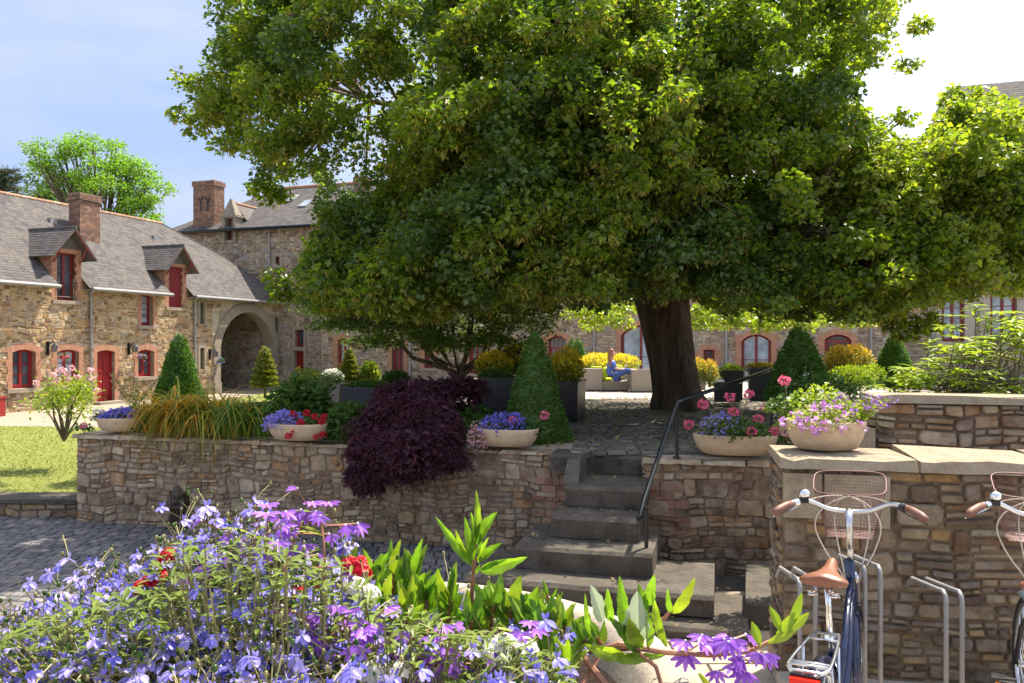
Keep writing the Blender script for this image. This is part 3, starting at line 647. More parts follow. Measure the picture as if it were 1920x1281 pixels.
for (u, v) in spans: RM.add([RP(u, 0)-N, RP(min(v, xb(0)), 0)-N, RP(min(v, xb(qd)), qd)-N, RP(u, qd)-N], (0, 1, 2, 3), 0)
# hip end and rear slope
RM.add([RP(xb(0), 0), RP(8.7, (1.96+.38)/math.cos(th)), RP(6.2, Lq), (11.35, 6.9, ZE-.3)], (0, 1, 2, 3), 0)
RM.add([RP(X0, Lq), RP(6.2, Lq), (11.35, 6.9, ZE-.3), (X0, 6.9, ZE-.3)], (0, 1, 2, 3), 0)
roof = RM.build('roof', M['slate'], cot)
b = MB(); x = X0
while x < 6.2: b.lathe([(.075, 0), (.07, .33)], (0, 0, 0), 8); v = b.V[-1]; b.V[-1] = np.stack([v[:, 2]+x, v[:, 0]*1.0+3.2, v[:, 1]+ridge_z+.0], 1); x += .34
b.tube([RP(6.2, Lq)+arr(0, 0, .02), RP(8.7, (1.96+.38)/math.cos(th))+arr(0, 0, .02), RP(11.3, 0)+arr(0, 0, .02)], .03, 6, m=1)
b.build('ridge_tiles', [M['ridge'], M['slate']], roof)
for (u, v) in ((X0, d1c-HWD-.05), (d1c+HWD+.05, d2c-HWD-.05), (d2c+HWD+.05, 11.4)):
    b = MB(); b.tube([(u, -.46, ZE-.33), (v, -.46, ZE-.33)], .07, 8); b.box(u, v, -.36, .0, ZE-.36, ZE-.33); b.build('gutter', M['zinc'], cot)
for pxx in (167, 362): pipe('downpipe', cot, CF.at(pxx, 640)[0], .05, ZE-.35)
# dormers
def dormer(key, shut):
    o = W[key]; c = (o[0]+o[1])/2; hw_ = o[1]-o[0]; hw_ = hw_/2; jw = .2; zt = o[3]
    root = MB()
    brick_jamb(root, o[0]-jw, o[0], o[2], zt+.12, r, 0, .075, 0, .02); brick_jamb(root, o[1], o[1]+jw, o[2], zt+.12, r, 0, .075, 0, .02)
    root.box(o[0]-jw, o[1]+jw, -.03, .2, zt, zt+.14, 0)
    for s_ in (-1, 1):
        x_ = c+s_*(hw_+jw); root.box(min(x_, x_-s_*.12), max(x_, x_-s_*.12), .052, 1.6, ZE-.3, zt+.13, 0)
    dm = root.build('dormer', M['brick'], cot)
    za = zt+.14; rise = .68; ov = .34; yf = -.42; yb = (za+rise-ZE)/math.tan(th)+.4
    rb = MB()
    for s_ in (-1, 1):
        sl_ = math.atan2(rise, hw_+jw); ln = math.hypot(hw_+jw, rise)*(1+ov/(hw_+jw))
        ridge = arr(c, yf, za+rise+.05); u = arr(0, 1, 0); dn = arr(s_*math.cos(sl_), 0, -math.sin(sl_))
        P = Plane(ridge+dn*ln, u, -dn); slates(rb, P, ln, lambda q: 0 if q < ln*.0 else 0, lambda q: yb-yf, r, .2, .12)
        nn = P.n*.05; A = [ridge, ridge+dn*ln, ridge+dn*ln+u*(yb-yf), ridge+u*(yb-yf)]
        rb.prism([p_-P.n*.004 for p_ in A], [p_-nn for p_ in A])
    rf = rb.build('roof', M['slate'], dm)
    t = MB(); t.tube([(c, yf-.02, za+rise+.07), (c, yb, za+rise+.07)], .045, 6); t.build('ridge', M['slate'], rf)
    gb_ = MB(); gb_.prism([(c-hw_-jw, -.02, za), (c+hw_+jw, -.02, za), (c, -.02, za+rise)], [(c-hw_-jw, .1, za), (c+hw_+jw, .1, za), (c, .1, za+rise)]); gb_.build('slate_gable', M['slate'], dm)
    for s_ in (-1, 1):
        br = MB(); br.tube([(c+s_*(hw_+jw*.6), -.03, zt-.35), (c+s_*(hw_+jw*.6), -.36, za+.06)], .035, 4)
        br.tube([(c, yf+.04, za+rise-.02), (c+s_*(hw_+jw)*1.3, yf+.04, za-.24)], .035, 4); br.build('bracket', M['darkred'], dm)
    if shut:
        s2 = MB(); s2.box(o[0]+.02, o[1]-.02, .06, .1, o[2]+.02, zt)
        for i in range(1, 8): xx = o[0]+(o[1]-o[0])*i/8; s2.box(xx-.005, xx+.005, .052, .06, o[2]+.04, zt-.02)
        s2.build('shutter', M['darkred'], dm, label='closed dark red boarded shutter')
    else:
        window(dm, o[0], o[1], o[2], zt, leaves=2, rows=1, mat='darkred', gm='glass')
        rl = MB()
        for zz in (.12, .5, .62): rl.tube([(o[0], -.06, o[2]+zz), (o[1], -.06, o[2]+zz)], .012, 4)
        for i in range(9): xx = o[0]+(o[1]-o[0])*i/8; rl.tube([(xx, -.06, o[2]+.1), (xx, -.06, o[2]+.62)], .008, 4)
        rl.build('balcony_rail', M['black'], dm)
dormer('d1', False); dormer('d2', True)
s0, _ = CF.at(146, 440, 1.7); s1_, z_ = CF.at(184, 440, 1.7); zt = CF.at(165, 367, 1.7)[1]
ch = brick_chimney(cot, s0, s1_, 1.6, 2.15, 5.6, zt, 20)
for (x, y) in ((97, 404), (290, 436)):
    b = MB(); q = CF.at(x, y, 2.3)[0]; p_ = RP(q, (2.3+.38)/math.cos(th)); b.box(q-.15, q+.15, p_[1]-.1, p_[1]+.2, p_[2]-.1, p_[2]+.09); b.build('roof_vent', M['zinc'], roof)
# ---------------------------------------------------------------- tall manor wing
TF = Frame((-11.5, 39.7), math.atan2(-.322, .947)); r = rng(30)
man = thing('manor_wing', 'tall stone wing with slate hip roof and brick chimneys rising behind the cottage', 'building', (-11.5, 39.7, 0), TF.ang)
TX0, TX1, TZ = -6.9, 4.2, 8.15
T = dict(gw=rect(TF, 554, 570, 618, 650), door=rect(TF, 552, 570, 658, 735), sm=rect(TF, 517, 525, 481, 496), dw=rect(TF, 425, 440, 410, 450))
T['door'] = (*T['door'][:2], 0, T['door'][3]); ops = list(T.values())
b = MB(); walls(b, TX0, TX1, 0, TZ, ops, .5, 0, 1)
stonework(b, TX0+.3, 2.35, 0, TZ, [(o[0]-.2, o[1]+.2, o[2]-.2, o[3]+.22) for o in ops], r, (.07, .18), (.14, .45), gap=.02, dep=(.015, .045))
b.box(TX0, TX0+.5, .502, 9, 0, TZ, 1); b.box(TX1-.5, TX1, .502, 9, 0, TZ, 1); b.box(TX0, TX1, 9, 9.4, 0, TZ, 1)
b.build('wall', [M['far_stone'], M['far_mortar']], man)
for side in (0, 1):
    q = MB(); z = 0; k = 0
    while z < TZ-.1:
        e = .5 if k % 2 else .3
        if side: q.box(2.55-e*.3, 3.1, -.12, .03, z+.005, min(TZ, z+.38)-.005)
        else: q.box(TX0-.03, TX0+e, -.05, .03, z+.005, min(TZ, z+.38)-.005)
        z += .38; k += 1
    q.build('quoin', M['granite'], man)
for k in ('gw', 'door', 'sm', 'dw'):
    q = MB(); o = T[k]; q.box(o[0]-.16, o[0], -.05, .3, o[2], o[3]); q.box(o[1], o[1]+.16, -.05, .3, o[2], o[3]); q.box(o[0]-.2, o[1]+.2, -.06, .3, o[3], o[3]+.2); q.box(o[0]-.2, o[1]+.2, -.08, .3, o[2]-.16, o[2]); q.build('granite_surround', M['granite'], man)
window(man, *T['gw'], leaves=1, rows=2, mat='darkred', gm='glass'); window(man, *T['dw'], leaves=2, rows=4, mat='darkred', gm='glass_sky'); window(man, *T['sm'], leaves=1, rows=1, mat='darkred')
d = MB(); o = T['door']; d.box(o[0], o[1], .2, .25, 0, o[3])
for i in range(1, 5): d.box(o[0]+(o[1]-o[0])*i/5-.006, o[0]+(o[1]-o[0])*i/5+.006, .19, .2, .05, o[3]-.05)
d.build('door', M['red'], man)
th2 = math.atan2(2.7, 4.5); ct = math.cos(th2); Lr = (4.5+.35)/ct
P = Plane((0, -.35, TZ-.21), (1, 0, 0), (0, ct, math.sin(th2)))
b = MB(); k_ = 3.9/(4.85)
slates(b, P, Lr, lambda q: TX0-.3+q*ct*k_, lambda q: TX1+.2, r, .26, .16)
zr = P(0, Lr)[2]; apx = TX0-.3+4.85*k_; N = P.n*.03
b.add([P(TX0-.3, 0)-N, P(TX1+.2, 0)-N, P(TX1+.2, Lr)-N, P(apx, Lr)-N], (0, 1, 2, 3)); b.add([P(TX0-.3, 0)-N, P(apx, Lr)-N, (TX0-.3, 9.7, TZ-.21)], (0, 1, 2)); b.add([P(apx, Lr)-N, P(TX1+.2, Lr)-N, (TX1+.2, 9.7, TZ-.21), (TX0-.3, 9.7, TZ-.21)], (0, 1, 2, 3)); b.add([P(TX1+.2, 0)-N, P(TX1+.2, Lr)-N, (TX1+.2, 9.7, TZ-.21)], (0, 1, 2))
rf = b.build('roof', M['slate'], man)
b = MB(); b.tube([P(apx, Lr)+arr(0, 0, .04), P(TX1+.2, Lr)+arr(0, 0, .04)], .1, 8); b.build('ridge_tiles', M['ridge'], rf)
b = MB(); b.tube([(TX0-.3, -.42, TZ-.24), (TX1+.2, -.42, TZ-.24)], .08, 8); b.build('gutter', M['iron'], man)
def sky_l(x0, x1, y0, y1, inn, nm='skylight'):
    a, _ = TF.at(x0, y0, inn); c, _ = TF.at(x1, y0, inn); q = (inn+.35)/ct; B = MB()
    A = [P(a, q-.45), P(c, q-.45), P(c, q+.45), P(a, q+.45)]; B.prism([p_ for p_ in A], [p_+P.n*.08 for p_ in A]); o_ = B.build(nm, M['zinc'], rf)
    G = MB(); A = [P(a+.06, q-.38), P(c-.06, q-.38), P(c-.06, q+.38), P(a+.06, q+.38)]; G.add([p_+P.n*.085 for p_ in A], (0, 1, 2, 3)); G.build('pane', M['glass_sky'], o_)
sky_l(536, 556, 378, 378, 3.0); sky_l(566, 582, 390, 390, 2.2)
ca = TF.at(371, 380, .5)[0]; cb = TF.at(410, 380, .5)[0]; brick_chimney(man, ca, cb, .15, .95, TZ-.2, TF.at(390, 341, .3)[1], 31, True)
ca = TF.at(655, 380, 3)[0]; cb = TF.at(676, 380, 3)[0]; brick_chimney(man, ca, cb, 3.5, 4.6, zr-2, TF.at(662, 330, 3)[1], 32)
M['dorm'] = stone_mat('weathered_dormer_stone', [(.22,.19,.16),(.28,.24,.20)], 5, .7, 1.2, island_=False)
# stone dormer with a pointed gable
o = T['dw']; c = (o[0]+o[1])/2; b = MB(); z0 = TZ-.25; z1 = TF.at(432, 408)[1]; za = TF.at(432, 372)[1]
b.box(c-.42, o[0]-.003, -.16, .5, z0-.6, z1); b.box(o[1]+.003, c+.42, -.16, .5, z0-.6, z1); b.box(c-.5, c+.5, -.2, .55, z1, z1+.1)
b.prism([(c-.42, -.17, z1+.1), (c+.42, -.17, z1+.1), (c+.03, .0, za), (c-.03, .0, za)], [(c-.42, .4, z1+.1), (c+.42, .4, z1+.1), (c+.03, .2, za), (c-.03, .2, za)])
dm = b.build('dormer', M['dorm'], man)
b = MB(); zt = za-.25
for s_ in (-1, 1): b.prism([(c, .4, zt), (c+s_*.62, .4, z1-.1), (c+s_*.62, 2.0, z1-.1), (c, 3.2, zt)], [(c, .4, zt+.05), (c+s_*.62, .4, z1-.05), (c+s_*.62, 2.0, z1-.05), (c, 3.2, zt+.05)])
rr_ = b.build('roof', M['slate'], dm); b = MB(); b.tube([(c, .4, zt+.07), (c, 3.1, zt+.07)], .07, 6); b.build('ridge_tiles', M['ridge'], rr_)
pipe('downpipe', man, TF.at(507, 450)[0], 3.2, TZ-.25, -.1)

# ---------------------------------------------------------------- low range behind the terrace
RF = Frame((-9.1, 38.2), TF.ang); r = rng(40)
ran = thing('stone_range', 'long low stone range with brick arched red windows behind the terrace', 'building', (-9.1, 38.2, 0), RF.ang)
RX1 = RF.at(1738, 640)[0]; RZ = 5.6
D = {k: rect(RF, *v) for k, v in dict(a=(633, 655, 634, 700), b=(1028, 1062, 630, 690), c=(1164, 1238, 610, 712), d=(1319, 1340, 655, 684), e=(1390, 1446, 627, 712), f=(1546, 1596, 627, 662), g=(735, 757, 642, 712), h=(796, 813, 640, 690), u1=(1765, 1808, 555, 640), u2=(1856, 1906, 550, 641), i=(880, 905, 640, 700)).items()}
U = {k: D.pop(k) for k in ('u1', 'u2')}; ops = list(D.values())
b = MB(); walls(b, 0, RX1, 0, RZ, ops, .5, 0, 1)
stonework(b, .05, RX1, .2, RZ, [(o[0]-.22, o[1]+.22, o[2]-.1, o[3]+.25) for o in ops], r, (.06, .15), (.15, .5), gap=.018, dep=(.015, .045))
b.box(0, RX1, 7, 7.4, 0, RZ, 1)
b.build('wall', [M['far_stone'], M['far_mortar']], ran)
ar = dict(a=.12, b=.16, c=.42, d=.02, e=.28, f=.2, g=.1, h=.06, i=.1)
for k, o in D.items(): b = MB(); surround(b, *o, r, .2, ar[k]); arch_fill(b, o[0], o[1], o[3], ar[k], -.02, .2); b.build('brick_surround', M['brick'], ran)
for k in 'bdfh': b = MB(); o = D[k]; b.box(o[0]-.2, o[1]+.2, -.09, .16, o[2]-.12, o[2]-.003); b.build('stone_sill', M['granite'], ran)
for k, o in D.items():
    tr_ = o[2]+(o[3]-o[2])*.62 if k in 'bf' else 0
    window(ran, *o, leaves=1 if k in 'dh' else 2, rows=2 if k in 'ce' else 3, mat='red' if k in 'abfgi' else 'darkred', gm='glass_sky' if k in 'ace' else 'glass', arch=ar[k], trans=tr_)
for x in (770, 1115, 1362, 1633): pipe('downpipe', ran, RF.at(x, 640)[0], .2, RZ-.1, -.1, 'zinc', .055)
b = MB(); P2 = Plane((0, -.3, RZ-.15), (1, 0, 0), (0, .78, .62)); Lr = 4.6
slates(b, P2, Lr, lambda q: 3.0, lambda q: RX1, r, .4, .25); N = P2.n*.03
b.add([P2(3., 0)-N, P2(RX1, 0)-N, P2(RX1, Lr)-N, P2(3., Lr)-N], (0, 1, 2, 3)); e_ = P2(0, Lr); b.add([P2(3., Lr)-N, P2(RX1, Lr)-N, (RX1, 7.5, RZ-.15), (3., 7.5, RZ-.15)], (0, 1, 2, 3)); b.build('roof', M['slate'], ran)
b = MB(); b.tube([(2.9, -.36, RZ-.18), (RX1, -.36, RZ-.18)], .08, 8); b.build('gutter', M['zinc'], ran)

# ---------------------------------------------------------------- right wing
HX0 = RX1+.02; HX1 = HX0+13; HZ = 9.3; r = rng(45)
o3 = RF.o+RF.u*HX0
rw = thing('right_wing', 'taller grey stone wing with tall dark red windows at the right edge', 'building', (o3[0], o3[1], 0), RF.ang)
ops = [(o[0]-HX0, o[1]-HX0, o[2], o[3]) for o in U.values()]
ops2 = [(o[0], o[1], 5.4, 7.4) for o in ops]
b = MB(); walls(b, 0, 13, 0, HZ, ops+ops2, .5, -.02, 1)
stonework(b, .35, 13, .9, HZ, [(o[0]-.35, o[1]+.35, o[2]-.35, o[3]+.4) for o in ops+ops2], r, (.07, .18), (.16, .5), gap=.02, dep=(.012, .035), y=-.02)
b.box(0, .5, .482, 8, 0, HZ, 1); b.box(0, 13, 8, 8.4, 0, HZ, 1); b.build('wall', [M['far_stone'], M['far_mortar']], rw)
M['render'] = stone_mat('grey_render', [(.33,.30,.26),(.40,.36,.31)], 3, .8, 1.15, island_=False, bs=.3)
for o in ops+ops2:
    b = MB(); b.box(o[0]-.34, o[0], -.07, .15, o[2]-.34, o[3]+.38); b.box(o[1], o[1]+.34, -.07, .15, o[2]-.34, o[3]+.38); b.box(o[0], o[1], -.07, .15, o[3], o[3]+.38); b.box(o[0], o[1], -.07, .15, o[2]-.34, o[2]); b.build('rendered_surround', M['render'], rw)
b = MB(); b.box(-.02, 13, -.09, -.02, 0, .9); b.build('rendered_band', M['render'], rw)
for o in ops+ops2: window(rw, *o, leaves=2, rows=4, mat='darkred', gm='glass_sky')
b = MB(); P3 = Plane((0, -.4, HZ-.2), (1, 0, 0), (0, .74, .67)); Lr = 5.4
slates(b, P3, Lr, lambda q: -.3+q*.3, lambda q: 13, r, .3, .18); N = P3.n*.03
b.add([P3(-.3, 0)-N, P3(13, 0)-N, P3(13, Lr)-N, P3(1.3, Lr)-N], (0, 1, 2, 3)); b.add([P3(-.3, 0)-N, P3(1.3, Lr)-N, (-.3, 8.5, HZ-.2)], (0, 1, 2)); b.add([P3(1.3, Lr)-N, P3(13, Lr)-N, (13, 8.5, HZ-.2), (-.3, 8.5, HZ-.2)], (0, 1, 2, 3)); b.build('roof', M['slate'], rw)
pipe('downpipe', rw, .15, .2, HZ-.2, -.14, 'zinc', .05)

# ---------------------------------------------------------------- near walls
def rubble(name, A, B, h, T, label, seed, mats, rowh, sw, cope=None, brick_end=None, n=10, z0=0, endcap=None, caps=None, dep=(.015, .06), op=[]):
    """A left end, B right end as seen from the camera; front faces the camera"""
    A, B = arr(*A), arr(*B); Ln = float(np.linalg.norm(B-A)); ang = math.atan2(B[1]-A[1], B[0]-A[0]); r_ = rng(seed)
    t = thing(name, label, 'wall', (A[0], A[1], z0), ang); b = MB()
    walls(b, 0, Ln, 0, h-.01, op, T, 0, 1)
    stonework(b, 0, Ln, 0, h, (brick_end or [])+op, r_, rowh, sw, gap=.014, dep=dep, n=n, warp=.022)
    for side in (0, 1):      # ends
        tmp = MB(); stonework(tmp, 0.02, T, 0, h, [], r_, rowh, sw, gap=.014, dep=dep, n=n, warp=.0); V = np.concatenate(tmp.V)
        if side == 0: V = np.stack([V[:, 1], T-V[:, 0], V[:, 2]], 1)
        else: V = np.stack([Ln-V[:, 1], V[:, 0], V[:, 2]], 1)
        k0 = b.n; b.V.append(V); b.n += len(V)
        for f, m_ in tmp.F: b.F.append((f+k0, 0))
    b.build('stonework', mats, t)
    if cope:
        c = MB(); x = -.03
        while x < Ln+.02:
            w_ = min(r_.uniform(*cope[:2]), Ln+.05-x); 
            if Ln+.05-(x+w_) < .15: w_ = Ln+.05-x
            th_ = cope[2]*r_.uniform(.8, 1.15); n_ = 6; lo, up = [], []
            pr = [(0, -.04-r_.uniform(0, .05))]+[(u_, -.04-r_.uniform(0, .045)) for u_ in (.1, .22, .36, .5, .62, .78, .9)]+[(1, -.04-r_.uniform(0, .05)), (1, T+.03), (0, T+.03)]
            lo = [(x+.006+(w_-.012)*u, v, h) for u, v in pr]; up = [(x+.012+(w_-.024)*u, v+(.02 if v < 0 else -.01), h+th_+r_.uniform(-.014, .014)) for u, v in pr]
            c.prism(lo, up); x += w_
        c.build('coping', cope[3], t)
    return t, Ln
NM = [M['wall_stone'], M['wall_mortar']]; DMt = [M['dark_stone'], M['dark_mortar']]
LW, LL = rubble('retaining_wall', WA[0], WA[1], 1.10, .45, 'long rubble stone retaining wall left of the steps, carrying the flower bed', 50, NM, (.045, .11), (.09, .34), cope=(.3, .8, .035, M['wall_stone']), brick_end=[(1.35, 1.62, .1, .5)], dep=(.006, .036))
b = MB(); r = rng(51)
for z in np.arange(.36, .86, .085):
    x = 5.95-(.12 if int(z*12) % 2 else 0)
    while x < 6.24: b.box(x+.003, min(x+.15, 6.235)-.003, -.024-r.uniform(0, .006), .05, z+.003, z+.080); x += .155
b.build('brick_patch', M['oldbrick'], LW)
b = MB(); b.box(1.36, 1.61, -.02, .02, .12, .5, 0); b.build('spout_niche', M['soil'], LW)
b = MB(); b.box(1.40, 1.57, -.05, -.02, .30, .44); b.lathe([(.05, 0), (.075, .05), (.05, .12), (.001, .16)], (1.485, -.05, .42), 8); b.tube([(1.485, -.04, .37), (1.485, -.16, .36), (1.485, -.18, .32)], .02, 6); b.box(1.38, 1.59, -.12, -.02, .08, .11)
b.build('water_spout', M['step'], LW)
RW_, RL = rubble('step_wall', WB[0], WB[1], 1.10, .45, 'short rubble wall right of the steps, carrying a long flower bowl', 52, NM, (.05, .11), (.1, .34), cope=(.4, .7, .04, M['wall_stone']), dep=(.006, .036))
b = MB()
for z in np.arange(.4, .88, .085):
    x = .0
    while x < .2+(.1 if int(z*12) % 2 else 0): b.box(x+.003, x+.14, -.024-r.uniform(0, .006), .05, z+.003, z+.080); x += .15
b.build('brick_patch', M['oldbrick'], RW_)
PW, PL = rubble('bike_wall', (1.665, 4.92), (7.0, 3.75), 1.53, .62, 'tall rubble wall with sunlit coping slabs behind the bicycles', 54, DMt, (.03, .09), (.08, .32), cope=(.45, .85, .06, M['slab']), n=12, dep=(.004, .035))
b = MB(); b.box(.0, .22, -.05, .1, 1.23, 1.50); b.box(.235, .60, -.058, .1, 1.19, 1.50); b.build('dressed_block', M['slab'], PW)
UW, UL = rubble('upper_wall', (2.98, 6.55), (9, 5.3), 1.05, .5, 'upper rubble wall with a long flat coping at the right, behind the bicycle wall', 55, NM, (.04, .10), (.12, .4), cope=(1.4, 2.4, .06, M['slab']), z0=.75)
# ledge stones beside the wall end
b = MB(); b.box(0, .55, 0, .35, 0, .22); b.box(.06, .5, .03, .3, .225, .40); 
t = thing('ledge_stone', 'pale stone ledge block between the round bowl and the upper wall', 'stone', (2.42, 6.4, 1.2)); b.build('block', M['slab'], t)

# ---------------------------------------------------------------- steps
st = thing('stone_steps', 'worn dark stone steps climbing between the two rubble walls', 'steps', (.95, 8.0, 0), math.atan2(-1.58, 6.05))
# local: x across, -y toward camera
def step(x0, x1, y0, y1, z0, z1, seed):
    r_ = rng(seed); B = MB(); n = 10
    fr = [(x0+(x1-x0)*i/n, y0+r_.uniform(-.015, .015)) for i in range(n+1)]
    lo = [(x, y+.02, z0) for x, y in fr]+[(x1, y1, z0), (x0, y1, z0)]
    md = [(x, y, z1-.03) for x, y in fr]+[(x1, y1, z1-.03), (x0, y1, z1-.03)]
    up = [(x, y+.025, z1+r_.uniform(-.006, .006)) for x, y in fr]+[(x1, y1, z1), (x0, y1, z1)]
    N = n+3; B.add(lo+md+up, [(k*N+i, k*N+(i+1) % N, (k+1)*N+(i+1) % N, (k+1)*N+i) for k in (0, 1) for i in range(N)])
    B.F.append((np.array([[2*N+i for i in range(N)]]), 0)); return B.build('step', M['step'], st)
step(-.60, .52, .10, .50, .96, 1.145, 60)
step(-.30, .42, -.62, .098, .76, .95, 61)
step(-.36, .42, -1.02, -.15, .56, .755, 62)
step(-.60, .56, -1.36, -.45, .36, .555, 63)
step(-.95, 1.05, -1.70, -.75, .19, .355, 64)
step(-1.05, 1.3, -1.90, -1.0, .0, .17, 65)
b = MB(); b.prism([(-.36, -.50, .95), (-.20, -.50, .95), (-.20, .05, .95), (-.36, .05, .95)], [(-.34, -.30, 1.15), (-.22, -.30, 1.16), (-.22, .05, 1.17), (-.34, .05, 1.16)]); b.build('side_block', M['step'], st)
b = MB(); b.prism([(1.78, 6.15, 0), (2.6, 6.0, 0), (2.75, 7.3, 0), (2.15, 7.4, 0)], [(1.80, 6.17, .27), (2.6, 6.02, .27), (2.75, 7.3, .27), (2.16, 7.38, .27)])
b.build('stone_block', M['step'], label='low dark stone block on the paving against the end of the bicycle wall', cat='stone')
b = MB(); b.box(1.62, 6, 1.2, 4.9, .0, .28); b.build('bike_platform', M['terr'], kind='structure')
b = MB(); b.box(.3, 1.62, 1.6, 3.9, .0, .28); b.build('bike_stand_paving', M['terr'], kind='structure')
# handrail
hr = thing('handrail', 'dark metal handrail running up the right side of the steps', 'railing', tuple(px(1212, 1075, 6.75)))
A = px(1212, 960, 6.75); Bp = px(1270, 755, 7.9); Cp = px(1450, 691, 9.6); low = px(1200, 968, 6.62)
b = MB(); b.tube([px(1196, 972, 6.60), low, px(1208, 935, 6.74), px(1262, 775, 7.84), Bp, px(1278, 750, 7.97), (Bp+Cp)/2, Cp], .021, 10); b.build('rail', M['iron'], hr, smooth=True, world=True)
for (x, y, d, zb) in ((1212, 950, 6.75, .36), (1269, 762, 7.9, 1.15), (1447, 693, 9.57, 1.15)):
    p_ = px(x, y, d); b = MB(); b.tube([(p_[0], p_[1], zb), (p_[0], p_[1], p_[2])], .017, 8); b.lathe([(.04, 0), (.04, .012), (.018, .014)], (p_[0], p_[1], zb), 10); b.build('post', M['black'], hr, world=True)
# ---------------------------------------------------------------- flower bowls
def bowl(label, c, w, d, h, seed, rot=0, group='cast stone flower bowls on the walls', mat='bowl'):
    t = thing('flower_bowl', label, 'planter', c, rot, group); r_ = rng(seed); b = MB(); rt = .03
    pr = [(.001, 0), (.60, 0), (.74, .06), (.90, .40), (.985, .8), (1.0, .97), (.985, 1.0), (.93, 1.0), (.91, .95), (.87, .80)]
    b.lathe([(a*.5, z*h) for a, z in pr], (0, 0, 0), 40, w, d); v = b.V[-1]
    v[:, 0] = np.sign(v[:, 0])*np.abs(v[:, 0]/(w/2))**.88*(w/2)
    b.build('bowl', M[mat], t, smooth=True); s = MB(); s.lathe([(.001, h*.86), (.44, h*.82)], (0, 0, 0), 24, w, d); s.build('soil', M['soil'], t); return t
def on(c, rot, x, y, z): return arr(c[0]+x*math.cos(rot)-y*math.sin(rot), c[1]+x*math.sin(rot)+y*math.cos(rot), c[2]+z)
def mound(name, label, cat, c, rx, ry, rz, mats, nleaf, nflow, seed, ls=.03, fs=.02, group=None, fr=(.75, 1.1), stems=True, hang=0):
    """leafy mound with small flowers on top; mats = leaf, flower"""
    r_ = rng(seed); b = MB(); u = r_.normal(size=(nleaf, 3)); u[:, 2] = np.abs(u[:, 2])-.25*hang; u /= np.linalg.norm(u, axis=1)[:, None]
    P = arr(*c)+u*arr(rx, ry, rz)*r_.uniform(.35, 1, (nleaf, 1)); b.leaves(P, ls, r_, .6, up=.6, down=.1, outd=u, outw=.8)
    if stems:
        for i in range(14):
            a = r_.uniform(0, 6.28); e = arr(*c)+arr(rx*.7*math.cos(a), ry*.7*math.sin(a), rz*r_.uniform(.4, .8)); b.tube([arr(*c)-arr(0, 0, .03), (arr(*c)+e)/2+arr(0, 0, .02), e], .003, 4, 1)
    if nflow:
        u = r_.normal(size=(nflow, 3)); u[:, 2] = np.abs(u[:, 2])+.1-.5*hang; u /= np.linalg.norm(u, axis=1)[:, None]
        P = arr(*c)+u*arr(rx, ry, rz)*r_.uniform(*fr, (nflow, 1))
        for k in range(4):     # four petals each
            b.leaves(P+r_.normal(size=P.shape)*fs*.15, fs, r_, .9, up=.5, down=0, m=2, outd=u, outw=.5)
    return b.build(name, [M[mats[0]], M['stemb'], M[mats[1]]], label=label, cat=cat, group=group)
def head(b, c, R_, r_, n=60, m=2, fs=.02):
    u = r_.normal(size=(n, 3)); u /= np.linalg.norm(u, axis=1)[:, None]; b.leaves(arr(*c)+u*R_*arr(1, 1, .75)*.75, fs, r_, .9, up=.2, down=0, m=m, outd=u, outw=1.5)
def geranium(label, c, heads, mat, seed, nl=260, rx=.16, rz=.14, fs=.022, hr_=.045, ls=.055):
    r_ = rng(seed); b = MB(); u = r_.normal(size=(nl, 3)); u[:, 2] = np.abs(u[:, 2])*.8-.15; u /= np.linalg.norm(u, axis=1)[:, None]
    b.leaves(arr(*c)+u*arr(rx, rx*.8, rz)*r_.uniform(.4, 1, (nl, 1)), ls, r_, .95, up=.9, down=.05, outd=u, outw=.7)
    for h in heads:
        h = arr(*h); b.tube([arr(*c), (arr(*c)+h)/2+arr(0, 0, .03), h], .004, 5, 1); head(b, h, hr_, r_, 70, 2, fs)
    return b.build('geranium', [M['green'], M['stemb'], M[mat]], label=label, cat='flowers')
# bowl 1..3 on the left wall
c1 = px(224, 810, 10.05); c1[2] = 1.18; w1 = .60
bowl('pale stone bowl of blue lobelia at the far left end of the retaining wall', c1, w1, .4, .17, 70, -.26)
mound('lobelia', 'deep blue lobelia filling the leftmost stone bowl', 'flowers', c1+arr(.03, 0, .15), .27, .18, .13, ('green', 'lobe'), 700, 520, 71, .022, .02)
mound('white_flowering_plant', 'small white flowering plant at the left rim of the leftmost bowl', 'flowers', c1+arr(-.26, 0, .13), .10, .1, .15, ('green', 'white'), 260, 60, 72, .025, .018)
geranium('trailing pink geranium beside the leftmost bowl at the wall corner', c1+arr(-.42, -.08, .02), [c1+arr(-.37, -.15, .08)], 'pink', 73, 120, .13, .08, .02, .04, .035)
c2 = px(558, 822, 9.15); c2[2] = 1.18
bowl('pale stone bowl with blue lobelia and red verbena in the middle of the wall', c2, .72, .46, .19, 74, -.26)
mound('lobelia', 'light blue lobelia mound on the left half of the middle bowl', 'flowers', c2+arr(-.14, 0, .15), .24, .18, .17, ('green', 'lobe2'), 700, 560, 75, .02, .02, hang=.5)
geranium('red verbena hanging over the right half of the middle bowl', c2+arr(.16, 0, .16), [c2+arr(x, y, z) for x, y, z in ((.02, -.2, .12), (.09, -.22, .22), (.10, -.2, .17), (-.02, -.1, .3), (.22, -.1, .27), (.33, -.1, .27), (.31, -.16, .22), (.34, -.2, .08), (.28, -.24, .06), (.12, -.05, .31), (-.04, -.24, .07))], 'redf', 76, 420, .22, .14, .022, .035, .035)
c3 = px(951, 838, 8.62); c3[2] = 1.18
bowl('pale stone bowl with blue lobelia and pink geraniums in front of the tall box cone', c3, .70, .46, .19, 77, -.26)
